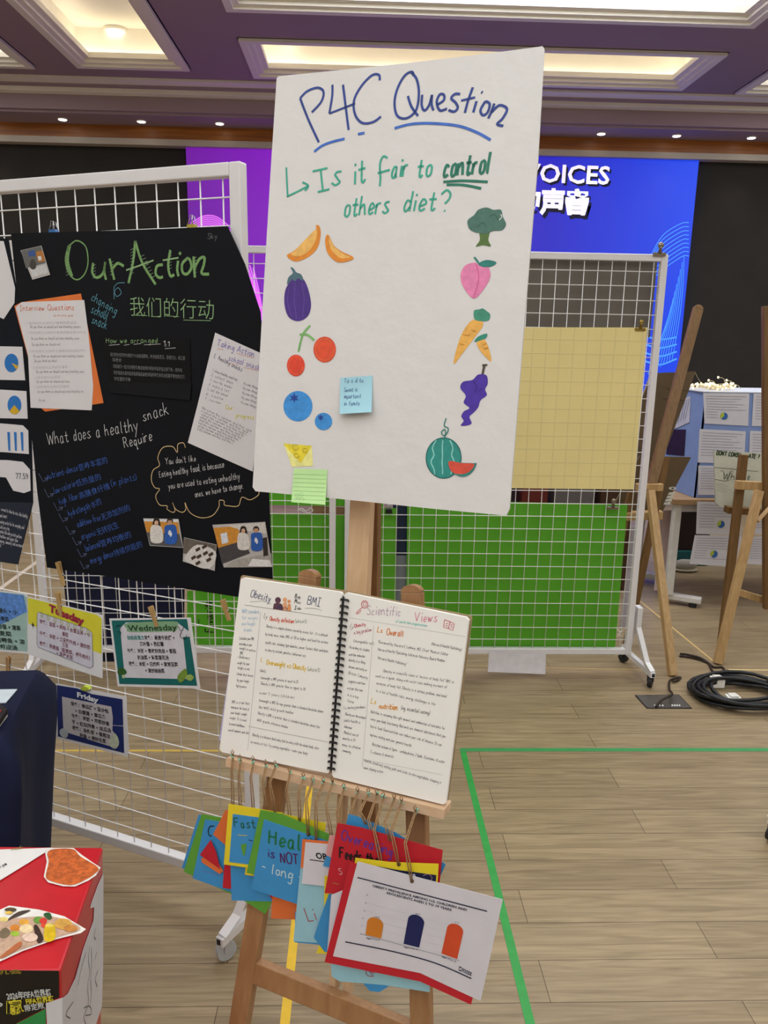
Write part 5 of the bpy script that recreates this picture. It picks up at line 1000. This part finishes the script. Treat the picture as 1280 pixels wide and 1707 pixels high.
t, p, w_ = hang(17, K1[17], (686.5, 1469), 'white card with an orange, navy and red bar chart, on red paper, frontmost', [('r', [(583, 1437), (830, 1500), (785, 1675), (700, 1636), (541, 1604)]), ('w', [(596, 1436), (838, 1499.5), (801, 1669), (700, 1622), (555, 1594)])])
k8 = lambda x, y: (540 + x / 4.129, 1440 + y / 4.129)
b = MB(); NV = mat('#161a3c', .6)
b.pen(PK0, [k8(230, 94), k8(1122, 327)], .0021, NV, w_, False); b.pen(PK0, [k8(*q) for q in ((146, 537), (480, 605), (770, 685), (1014, 790))], .0023, NV, w_); tag(b.build('rule_lines', p), 'navy rules')
b = MB(); b.type(PK0, 'OBESITY PREVALENCE AMONG U.S. CHILDREN AND', k8(334, 158), k8(984, 326), 3.9, NV, w_, .025); b.type(PK0, 'ADOLESCENTS AGED 2 TO 19 YEARS', k8(428, 206), k8(878, 326), 3.9, NV, w_, .025)
for s, A, B in (('Ages 2 to 5', (290, 514), (382, 530)), ('Ages 6 to 11', (548, 576), (645, 596)), ('Ages 12 to 19', (808, 640), (908, 680))): b.type(PK0, s, k8(*A), k8(*B), 2.6, NV, w_, .015)
for s, A, B in (('12.8', (350, 368), (382, 373)), ('20.9', (630, 348), (664, 354)), ('21.2', (900, 405), (930, 412)), ('25', (290, 218), (303, 221)), ('20', (282, 272), (294, 275)), ('15', (272, 326), (284, 329)), ('10', (262, 378), (274, 381)), ('5', (258, 430), (264, 432)), ('0', (248, 484), (254, 486))): b.type(PK0, s, k8(*A), k8(*B), 2.4, mat('#6a6a72', .6), w_, .005)
b.type(PK0, 'FOODS', k8(948, 742), k8(1012, 772), 6.5, NV, w_, .03); b.fill(PK0, [k8(*q) for q in ((930, 705), (948, 712), (944, 742), (926, 734))], NV, w_); b.fill(PK0, [k8(*q) for q in ((933, 714), (944, 718), (941, 734), (931, 729))], CM['w'], w_ + .0001)
b.build('lettering', p)
b = MB(); gl = mat('#c4c2cc', .6)
for k in range(5): b.pen(PK0, [k8(300 - k * 8, 270 + k * 53), k8(900 - k * 8, 430 + k * 50)], .0003, gl, w_, False)
b.pen(PK0, [k8(250, 482), k8(935, 668)], .0006, mat('#55555c', .6), w_, False); b.build('chart_grid', p)
for col, x0, y0, x1, y1, xt0, yt0, xt1, yt1, lab in (('#d8832a', 285, 488, 393, 514, 296, 405, 408, 425, 'orange bar'), ('#171f5a', 547, 550, 655, 577, 577, 385, 690, 408, 'navy bar'), ('#d8502a', 808, 617, 916, 656, 845, 448, 958, 470, 'red bar')):
    dx, dy = (xt1 - xt0) / 2, (yt1 - yt0) / 2; cx_, cy_ = (xt0 + xt1) / 2, (yt0 + yt1) / 2
    arc = [(cx_ - dx * math.cos(a_) + 0 * math.sin(a_), cy_ - dy * math.cos(a_) - 46 * math.sin(a_)) for a_ in [math.pi * k / 10 for k in range(11)]]
    b = MB(); b.fill(PK0, [k8(x1, y1), k8(x0, y0)] + [k8(*q) for q in arc], mat(col, .6), w_ + .0001); tag(b.build('chart_bar', p), lab)
# ================================================================ right background: easels, table, display box
W1 = wood('#684a24', '#7a5930', (1, 1, .08)); W2 = wood('#a98758', '#bb9a6a', (1, 1, .08)); CARD = mat('#5e4c34', .8, .08, 8)
ez = thing('folding_easel', 'wooden easel with leaning mast seen from behind, right of the green sheet', 'easel', (1.5, 3.6, 0))
bar = lambda par, nm, p, q_, w_, t_, m, side=None, bev=.002: (lambda b: (b.bar(p, q_, w_, t_, m, side), b.build(nm, par, bevel=bev))[1])(MB())
SX = V((1, .15, 0))
mt, mb_ = on_y(1163, 516, 3.95), on_y(1078, 835, 3.60)
b = MB(); b.bar(mt, mb_, .048, .026, W1, SX); d = (mt - mb_).normalized(); s_ = (SX - d * SX.dot(d)).normalized()
b.prism([mt - d.cross(s_) * -.013 + s_ * (.024 * math.cos(t)) + d * (.022 * math.sin(t)) for t in [math.pi * i / 8 for i in range(9)]], d.cross(s_) * -.026, W1); b.build('mast', ez, bevel=.002)
fA = on_z(1121, 1126, .004)
bar(ez, 'rear_leg', on_y(1084, 818, 3.58), fA, .036, .03, W2, SX)
sA = on_y(1110, 762, 3.70); bA = on_y(1080, 905, 3.66); bA = sA + (bA - sA) * ((sA.z - .004) / (sA.z - bA.z)); bar(ez, 'leg', sA, bA, .034, .024, W1, SX)
sB = on_y(1052, 820, 3.72); bar(ez, 'leg', sB, V((sB.x - .12, 3.68, .004)), .034, .024, W1, SX)
bar(ez, 'cross_bar', on_y(1060, 812, 3.62), on_y(1104, 812, 3.62), .034, .03, W2, V((0, 0, 1)))
bar(ez, 'ledge', on_y(1040, 860, 3.72), on_y(1103, 858, 3.70), .05, .04, W2, V((0, 1, 0)))
def board4(name, label, tl_, tr_, br_, th, m, ed, cat='board'):
    bl_ = tl_ + br_ - tr_; n_ = (tr_ - tl_).cross(bl_ - tl_).normalized()
    if n_.dot(EYE - tl_) < 0: n_ = -n_
    b = MB(); b.prism([tl_, bl_, br_, tr_], n_ * -th, m, ed); o = tag(b.build(name), label, cat); return o, Pl(bl_, br_ - bl_, tl_ - bl_) if (br_ - bl_).cross(tl_ - bl_).dot(EYE - tl_) > 0 else Pl(br_, bl_ - br_, tr_ - br_)
EDG = mat('#8c8272', .7)
o, pb = board4('display_board', 'brown board back leaning on the easel, below the blue screen corner', on_y(1086, 622, 3.99), on_y(1160, 619, 4.16), on_y(1106, 762, 4.02), .008, CARD, EDG)
b = MB(); b.pen(pb, [(1110, 648), (1150, 652)], .003, mat('#3a2e20', .8), .001, False); b.pen(pb, [(1105, 664), (1142, 668)], .003, mat('#3a2e20', .8), .001, False); b.build('ply_seam', o)
o, pb = board4('display_board', 'brown board on the lower easel holders with white printed labels', on_y(1066, 760, 3.87), on_y(1152, 762, 3.92), on_y(1104, 853, 3.88), .006, CARD, EDG)
b = MB(); lw_ = mat('#c8c8c0', .6)
b.fill(pb, ell(1121, 814, 6.5, 2.6, 12), lw_, .001); b.fill(pb, ell(1121, 814, 2.5, 1.2, 10), mat('#2a3a30', .6), .0014)
for k in range(4): b.fill(pb, [(1115 - k * 2.6, 821 + k * 5.5), (1125 - k * 2.2, 820 + k * 5.5), (1124 - k * 2.4, 824.5 + k * 5.5), (1113 - k * 2.4, 825 + k * 5.5)], lw_, .001)
b.build('printed_label', o); b = MB(); b.pen(pb, ell(1089, 773, 4, 4.5, 10), .004, mat('#a08c88', .6), .001, closed=True); b.build('printed_ring', o)
# table with white legs
DT = thing('display_table', 'wooden-topped table on white legs under the blue display box', 'table', (2.5, 4.5, 0))
TZ2 = .64; WLG = mat('#d8d4d0', .4)
c0, c1 = on_z(1124, 833, TZ2), V((3.6, 4.23, TZ2)); 
b = MB(); b.prism([c0, c1, c1 + V((.0, .62, 0)), c0 + V((-.08, .62, 0))], (0, 0, -.03), wood('#9a7a56', '#ac8c66', (.1, 1, 1))); b.build('tabletop', DT, bevel=.004)
for x, y in ((c0.x + .045, c0.y + .06), (c0.x + .01, c0.y + .5), (3.3, 4.35), (3.3, 4.8)):
    bar(DT, 'leg', (x, y, .06), (x, y, TZ2 - .03), .045, .045, WLG, V((1, 0, 0)), .006)
for x, y in ((c0.x + .045, c0.y + .06), (c0.x + .01, c0.y + .5), (3.3, 4.35), (3.3, 4.8)):
    bar(DT, 'foot', (x - .02, y + .04, .045), (x + .17, y - .07, .045), .05, .035, WLG, V((.5, .86, 0)), .006)
    b = MB(); disc(b, (x + .13, y - .05), .022, .0, RUB, 12, .027); b.build('glide', DT)
bar(DT, 'side_rail', (c0.x + .05, c0.y + .08, TZ2 - .06), (3.3, 4.37, TZ2 - .06), .05, .03, WLG, V((0, 0, 1)))
# blue display box
BLU = mat('#7f96cc', .6, .05, 10)
yF = c0.y + .06
eT, eB = on_y(1168, 654, yF), on_y(1163, 830, yF); X0 = (eT.x + eB.x) / 2; zt = eT.z
dbx = thing('trifold_display', 'blue three-panel display covered in printed sheets, on the table', 'display', (X0 + .4, yF, TZ2 + .001))
b = MB(); b.box((X0, yF, TZ2 + .002), (3.05, yF + .012, zt), BLU); b.build('centre_panel', dbx)
b = MB(); b.prism([V((X0, yF, TZ2 + .002)), V((X0, yF, zt)), V((X0 - .05, yF + .42, zt)), V((X0 - .05, yF + .42, TZ2 + .002))], (.012, 0, 0), BLU); wing = b.build('side_panel', dbx)
b = MB(); b.prism([V((3.05, yF, TZ2 + .002)), V((3.05, yF, zt)), V((3.1, yF + .42, zt)), V((3.1, yF + .42, TZ2 + .002))], (-.012, 0, 0), BLU); b.build('side_panel', dbx)
b = MB(); b.prism([V((X0 - .01, yF - .004, zt)), V((3.05, yF - .004, zt)), V((3.1, yF + .42, zt)), V((X0 - .05, yF + .42, zt))], (0, 0, .006), mat('#c8ccd8', .6)); b.build('top_sheet', dbx)
PWg = Pl(V((X0 - .05, yF + .42, TZ2)), (.05, -.42, 0), (0, 0, 1)).shift(.001)
b = MB(); b.sheet(PWg, [(1128, 668), (1151, 660), (1149, 704), (1122, 716)], mat('#c4c4d4', .6), .002); [b.pen(PWg, [(1126 + k * 4, 706 - k * 2), (1133 + k * 4, 672 - k * 2)], .004, mat('#4c5a8c', .6), .003, False) for k in range(5)]; b.build('note_sheet', dbx)
b = MB(); b.sheet(PWg, [(1116, 716), (1143, 716), (1140, 760), (1110, 757)], mat('#2c2430', .4, .4, 40), .002); b.build('photo_print', dbx)
PDs = Pl(V((X0, yF - .001, TZ2)), (1, 0, 0), (0, 0, 1)); SHT = mat('#cfcdd6', .6, .02)
PTb = Pl(V((X0, c0.y - .02, TZ2)), (1, 0, 0), (0, 0, 1))
def info(par, pl, px, pie, w=.002, lift=0, rows=9):
    b = MB(); b.quads(pl, px, SHT, w, lift, 4); o = b.build('info_sheet', par) if par else b.build('info_sheet')
    f = warp(px); b = MB(); g_ = mat('#9a9aa8', .6)
    for k in range(rows):
        v_ = .10 + k * .085
        if pie and abs(v_ - pie[1]) < .16 and v_ > .45: 
            b.pen(pl, [f(.06, v_), f(pie[0] - .14, v_)], .003, g_, w + lift * v_ * v_ + .001, False); continue
        b.pen(pl, [f(.06, v_), f(.94 - .3 * ((k * 7) % 5) / 5, v_)], .003, g_, w + lift * v_ * v_ + .001, False)
    b.build('lettering', o)
    if pie:
        cx_, cy_ = f(*pie[:2]); ww = w + lift * (pie[1] ** 2) + .0014; b = MB(); b.fill(pl, ell(cx_, cy_, 6.2, 6.2, 18), mat('#2f62a8', .6), ww); b.fill(pl, [(cx_, cy_)] + [(cx_ + 6.3 * math.cos(t), cy_ + 6.3 * math.sin(t)) for t in [2.4, 2.9, 3.4, 3.9, 4.4, 4.8]], mat('#a8b83c', .6), ww + .0006); b.build('pie_chart', o)
    return o
for px, pie in ((((1172, 655), (1249, 656), (1247, 710), (1174, 706)), (.45, .73)), (((1166, 715), (1243, 719), (1240, 773), (1163, 771)), None), (((1164, 776), (1240, 777), (1239, 825), (1163, 825)), None),
                (((1256, 656), (1333, 658), (1331, 712), (1253, 710)), None), (((1250, 718), (1330, 722), (1327, 776), (1248, 773)), None)):
    info(dbx, PDs, px, pie, .003)
for px, pie, lab in ((((1162, 836), (1236, 838), (1235, 892), (1160, 890)), (.55, .68), 'printed sheet with pie chart hanging from the table edge, upper one'), (((1158, 892), (1236, 893), (1236, 946), (1149, 940)), (.45, .62), 'printed sheet with pie chart hanging from the table edge, lower one'),
                     (((1248, 838), (1322, 842), (1320, 892), (1246, 890)), None, 'printed sheet hanging from the table edge behind the right easel, upper one'), (((1246, 894), (1322, 896), (1321, 944), (1244, 940)), None, 'printed sheet hanging from the table edge behind the right easel, lower one')):
    tag(info(None, PTb, px, pie, .004, .0), lab, 'paper', None)
# fairy lights on the display's top
fl = thing('fairy_lights', 'tangle of lit warm-white fairy lights heaped on the blue display', 'fairy lights', (X0 + .1, yF + .15, zt + .007))
FB = mat('#ffe9b8', .4, .02, emit=1.6); FBW = mat('#f4ecdf', .5)
rr = random.Random(3); b = MB(); pts = []
for k in range(60):
    pts.append((X0 - .02 + rr.random() * .24, yF + .05 + rr.random() * .16, zt + .012 + rr.random() * .028))
b.tube(catmull(pts, False, 3), .0016, mat('#d8c9a4', .6), 5)
for px in ((1197, 629), (1211, 634), (1181, 634), (1221, 640)):
    p = on_y(px[0], px[1], yF + .12); b.tube(catmull([(p.x + .05, p.y, zt + .01), (p.x + .035, p.y, p.z - .01), tuple(p)], False, 4), .0012, mat('#d8c9a4', .6), 5)
b.tube(catmull([tuple(on_y(1158, 619, yF + .02)), tuple(on_y(1163, 630, yF + .04)), tuple(on_y(1170, 640, yF + .06))], False, 4), .0012, mat('#d8c9a4', .6), 5); b.build('wire', fl)
for k in range(58):
    q_ = pts[k % 60] if k < 54 else None
    p = V(q_) + V((rr.uniform(-.008, .008), rr.uniform(-.008, .004), rr.uniform(0, .01))) if q_ else on_y(*((1197, 629), (1211, 634), (1181, 634), (1221, 640))[k - 54], yF + .12)
    b = MB(); b.ball(p, .0062, FB, 8, (1, 1, 1.15)); b.build('bulb', fl)
rb = MB(); rb.ball((X0 - .02, yF + .26, zt + .022), .026, mat('#b07a74', .6), 12, (1.5, 1, .5)); tag(rb.build('pouch'), 'small reddish pouch among the fairy lights on the display', 'pouch')
# easel at the right edge
eb = thing('folding_easel', 'wooden easel cut off by the right picture edge, holding a white writing board', 'easel', (1.95, 3.55, 0))
fB = on_z(1196, 1106, .004); ZU = V((0, 0, 1))
bar(eb, 'rear_leg', on_y(1265, 818, 3.58), fB, .038, .03, W2, V((1, .1, 0)))
sC = on_y(1239, 758, 3.74); qC = on_y(1216, 960, 3.68); bC = sC + (qC - sC) * ((sC.z - .004) / (sC.z - qC.z)); bar(eb, 'leg', sC, bC, .042, .024, W1, V((1, 0, 0)))
mT2, mB2 = on_y(1281, 510, 3.66), on_y(1282, 1014, 3.62); bar(eb, 'mast', mT2, mB2, .058, .03, W1, V((1, 0, 0)))
bar(eb, 'leg', sC + V((.40, 0, .0)), V((bC.x + .52, bC.y, .004)), .042, .024, W1, V((1, 0, 0)))
bar(eb, 'cross_bar', on_y(1226, 808, 3.66), on_y(1320, 813, 3.66), .042, .03, W2, ZU)
bar(eb, 'ledge', on_y(1210, 849, 3.79), on_y(1330, 858, 3.79), .034, .05, W1, ZU)
bar(eb, 'rung', on_y(1221, 984, 3.68), on_y(1330, 1018, 3.68), .034, .024, W2, ZU)
bar(eb, 'brace', on_y(1288, 840, 3.62), on_y(1262, 869, 3.56), .018, .018, W2)
PWB = Pl(on_y(1195, 846, 3.83), (1, .04, 0), (0, .14, 1))
b = MB(); b.sheet(PWB, [(1190, 751), (1340, 759), (1338, 852), (1200, 845), (1193, 838)], mat('#c4c4b4', .5), .001, .012); wb = tag(b.build('writing_board', bevel=.002), 'whitish writing board with outlined lettering on the right easel', 'board')
b = MB(); GK = mat('#3a4a34', .6)
b.write(PWB, "DON'T CONSU", (1194, 758), (1234, 762), 6.5, .006, GK, .002, .1); b.write(PWB, 'ATE ?', (1247, 763), (1266, 765), 6.5, .006, GK, .002, .1)
b.pen(PWB, [(1191, 779), (1264, 786)], .0022, GK, .002, False); b.pen(PWB, [(1191, 799), (1208, 802), (1216, 800)], .0022, GK, .002, False)
b.write(PWB, 'Wh', (1204, 799), (1226, 800), 12, .003, GK, .002, .1); b.pen(PWB, [(1201, 786), (1205, 785), (1212, 799), (1217, 786), (1222, 786)], .0016, GK, .002); b.write(PWB, 'e', (1245, 800), (1250, 800), 12, .003, GK, .002, .1)
for k in range(5): b.pen(PWB, [(1192, 806 + k * 3), (1210 + (k * 5) % 9, 808 + k * 3)], .0012, mat('#8a8c80', .6), .002, False)
b.build('lettering', wb)
# under and beside the table
pk = mat('#cbb6b6', .7, .04, 5)
pC = Pl(on_z(1113, 985, 0), (1, .3, 0), (0, .15, 1))
one('cloth_panel', 'pale pink hanging sheet left of the white table leg, behind the easel', 'cloth', lambda b: b.quads(pC, ((1102, 852), (1127, 850), (1119, 984), (1090, 984)), pk, .01, .02, 5, .002, .01))
one('cloth_panel', 'grey sheet behind the wires near the foot of the right rack', 'cloth', lambda b: b.quads(Pl(V((1.3, 3.9, 0)), (1, 0, 0), (0, .1, 1)), ((1052, 880), (1072, 876), (1058, 1072), (1030, 1072)), mat('#a8a0aa', .7), .01, .02, 5, .002, .01))
sh = thing('sneaker', 'pale knitted sneaker on the floor behind the table leg', 'shoe', on_z(1141, 952, 0))
p = on_z(1141, 952, 0)
b = MB(); b.ball(p + V((0, 0, .045)), .055, mat('#a8a296', .8, .2, 120), 12, (1.5, .8, .7)); b.build('upper', sh)
b = MB(); b.ball(p + V((0, 0, .014)), .06, mat('#c8c0a8', .6), 12, (1.5, .85, .22)); b.build('sole', sh)
one('dark_stand_in', 'dark stand-in block with a teal bottom band behind the table leg', 'stand-in', lambda b: (b.box((2.19, 5.05, .11), (2.42, 5.2, .46), mat('#2a1c1a', .8)), b.box((2.185, 5.045, .0), (2.425, 5.205, .11), mat('#15585c', .7))), bevel=.01)  # plain block added in place of a dark, unidentified shape
# things seen through the gap between the yellow and the green sheet
one('storage_crate', 'dull red crate behind the wires between the yellow and green sheets', 'crate', lambda b: b.box((.98, 4.5, 0), (1.14, 4.8, .74), mat('#6a2420', .6, .1, 5)), bevel=.01)
one('storage_crate', 'grey crate behind the wires, right of the red one', 'crate', lambda b: b.box((1.18, 4.5, 0), (1.42, 4.8, .74), mat('#6c6668', .6, .1, 5)), bevel=.01)
one('storage_crate', 'black crate behind the wires, left of the red one', 'crate', lambda b: b.box((.55, 4.5, 0), (.93, 4.8, .74), mat('#181a20', .6, .1, 5)), bevel=.01)
one('storage_crate', 'brown crate behind the wires near the clip of the green sheet', 'crate', lambda b: b.box((1.46, 4.5, 0), (1.66, 4.8, .8), mat('#4a3020', .6, .1, 5)), bevel=.01)
one('navy_strip', 'narrow navy strip in the gap between the two green sheets right of the mast', 'cloth', lambda b: b.sheet(PB, ((655, 840), (684, 841), (683, 926), (654, 926)), mat('#1c2740', .7), -.034, .002))
one('grey_strip', 'narrow grey strip below the navy one, in the gap between the two green sheets', 'cloth', lambda b: b.sheet(PB, ((655, 926), (683, 926), (682, 1086), (653, 1086)), mat('#7c8088', .7), -.034, .002))
# ================================================================ on the floor
def tape(label, pts, wd, col):
    """adhesive tape: a thin band along floor points"""
    b = MB(); p, q_ = V(pts[0]), V(pts[1]); d = (q_ - p).normalized(); s_ = V((-d.y, d.x, 0)) * (wd / 2)
    b.prism([p - s_, q_ - s_, q_ + s_, p + s_], (0, 0, -.0006), mat(col, .5, .08, 30)); o = b.build('floor_tape'); o.location.z = .0002; tag(o, label, 'tape')
Z1 = .0008
tape('green tape on the floor running towards the viewer, right of the easel', ((.40, 2.595, Z1), (.398, .9, Z1)), .022, '#2e9a44')
tape('green tape crossing the floor from the corner near the notebook to the right', ((.39, 2.607, Z1), (3.6, 2.607, Z1)), .024, '#3f9456')
tape('yellow tape on the floor running towards the viewer behind the easel', ((-.158, 2.58, Z1), (-.15, .9, Z1)), .022, '#e6bc28')
tape('yellow tape crossing the floor behind the left rack', ((-3.5, 2.607, Z1), (-.147, 2.6, Z1)), .014, '#c8a850')
tape('thin pale tape slanting across the floor between the two background easels', (on_z(1062, 998, Z1), on_z(1189, 1102, Z1)), .010, '#d8b878')
tape('thin pale tape crossing the floor from the coiled cable to the right', (on_z(1214, 1116, Z1), on_z(1420, 1119, Z1)), .010, '#d8c48c')
tape('thin pale tape crossing the floor under the right rack', (on_z(690, 1108, Z1), on_z(1088, 1117, Z1)), .008, '#b89c68')
tape('pale tape slanting across the floor behind the left posters', (on_z(-30, 1003, Z1), on_z(84, 920, Z1)), .03, '#d8c8b8')
pq = [on_z(*p_) for p_ in ((1060, 1160), (1130, 1159), (1151, 1181), (1079, 1181))]
fp = thing('floor_socket', 'steel floor socket plate set in front of the easel foot', 'floor socket', sum(pq, V()) / 4)
b = MB(); b.prism([p_ + V((0, 0, .004)) for p_ in pq[::-1]], (0, 0, -.004), mat('#7c7872', .3, .06, 20, metal=.7)); b.build('cover_plate', fp)
b = MB(); b.prism([p_ + V((0, 0, .003)) + (p_ - sum(pq, V()) / 4) * .05 for p_ in pq[::-1]], (0, 0, -.003), mat('#2a2826', .4)); b.build('rim', fp)
b = MB(); PFl = Pl(V((0, 0, .004)), (1, 0, 0), (0, 1, 0)); [b.fill(PFl, [(x, 1174.5), (x + 2.5, 1174.5), (x + 2.9, 1177), (x + .4, 1177)], mat('#dcdcd8', .5), .0006) for x in (1090, 1094, 1098, 1103, 1119, 1123, 1127, 1131)]
b.build('plate_marks', fp)
BC2 = mat('#17181b', .45, .1, 40); BRW = mat('#2c2018', .6)
def lay(pts, r): return catmull([tuple(on_z(x, y, r + (z if z else 0))) for x, y, *zz in pts for z in [zz[0] if zz else 0]], False, 6)
one('power_cable', 'dark cable rising from the floor socket to the easel foot', 'cable', lambda b: b.tube(lay([(1093, 1178, .006), (1103, 1167, .012), (1120, 1158, .03), (1116, 1150, .012), (1115, 1140, .004), (1117, 1134, 0), (1124, 1131, 0), (1134, 1129, 0), (1130, 1134, 0), (1121, 1136, .006)], .005), .005, BRW))
one('power_cable', 'dark twisted cable looping on the floor between the two easel feet', 'cable', lambda b: b.tube(lay([(1133, 1094), (1140, 1094), (1160, 1098), (1178, 1104), (1190, 1112), (1203, 1112), (1207, 1118), (1200, 1123), (1188, 1119), (1180, 1105), (1165, 1096, .01), (1145, 1091, .01), (1134, 1090)], .006), .0055, BRW))
def coil(b):
    rr = random.Random(5); pts = []
    cx_, cy_ = 1.665, 3.03
    for k in range(8 * 22):
        t = 2 * math.pi * k / 22; n_ = k / 22
        R = .165 + .022 * math.sin(n_ * 2.4) + .012 * math.sin(t * 2 + n_); 
        pts.append((cx_ + .02 * math.sin(n_ * 1.7) + R * math.cos(t) * 1.1, cy_ + .015 * math.cos(n_ * 2.1) + R * .82 * math.sin(t), .010 + .0045 * n_ + .008 * (1 + math.sin(t * 1.5 + n_))))
    b.tube(pts, .0085, BC2, 8)
    for a_ in (.2, .45): b.tube([(cx_ + .19 * math.cos(a_) + .03 * math.cos(t), cy_ + .14 * math.sin(a_) + .01 * math.sin(t), .04 + .036 * math.sin(t)) for t in [6.283 * i / 12 for i in range(13)]], .004, BRW, 6)
cc = thing('cable_coil', 'coil of thick black cable lying on the floor at the right', 'cable', (1.665, 3.03, 0))
b = MB(); coil(b); b.build('coiled_cable', cc)
for px, nm in (((1195, 1136), 'plug'), ((1221, 1167), 'plug')):
    p = on_z(px[0], px[1], .03); b = MB(); b.box((p.x - .028, p.y - .02, .006), (p.x + .028, p.y + .02, .05), mat('#e8e6e0', .4)); b.box((p.x - .018, p.y - .018, .05), (p.x + .018, p.y + .018, .056), mat('#dcdad4', .4)); tag(b.build(nm, cc, bevel=.006), 'white plug')
for o in list(bpy.data.objects):
    if '_w' in o: del o['_w']
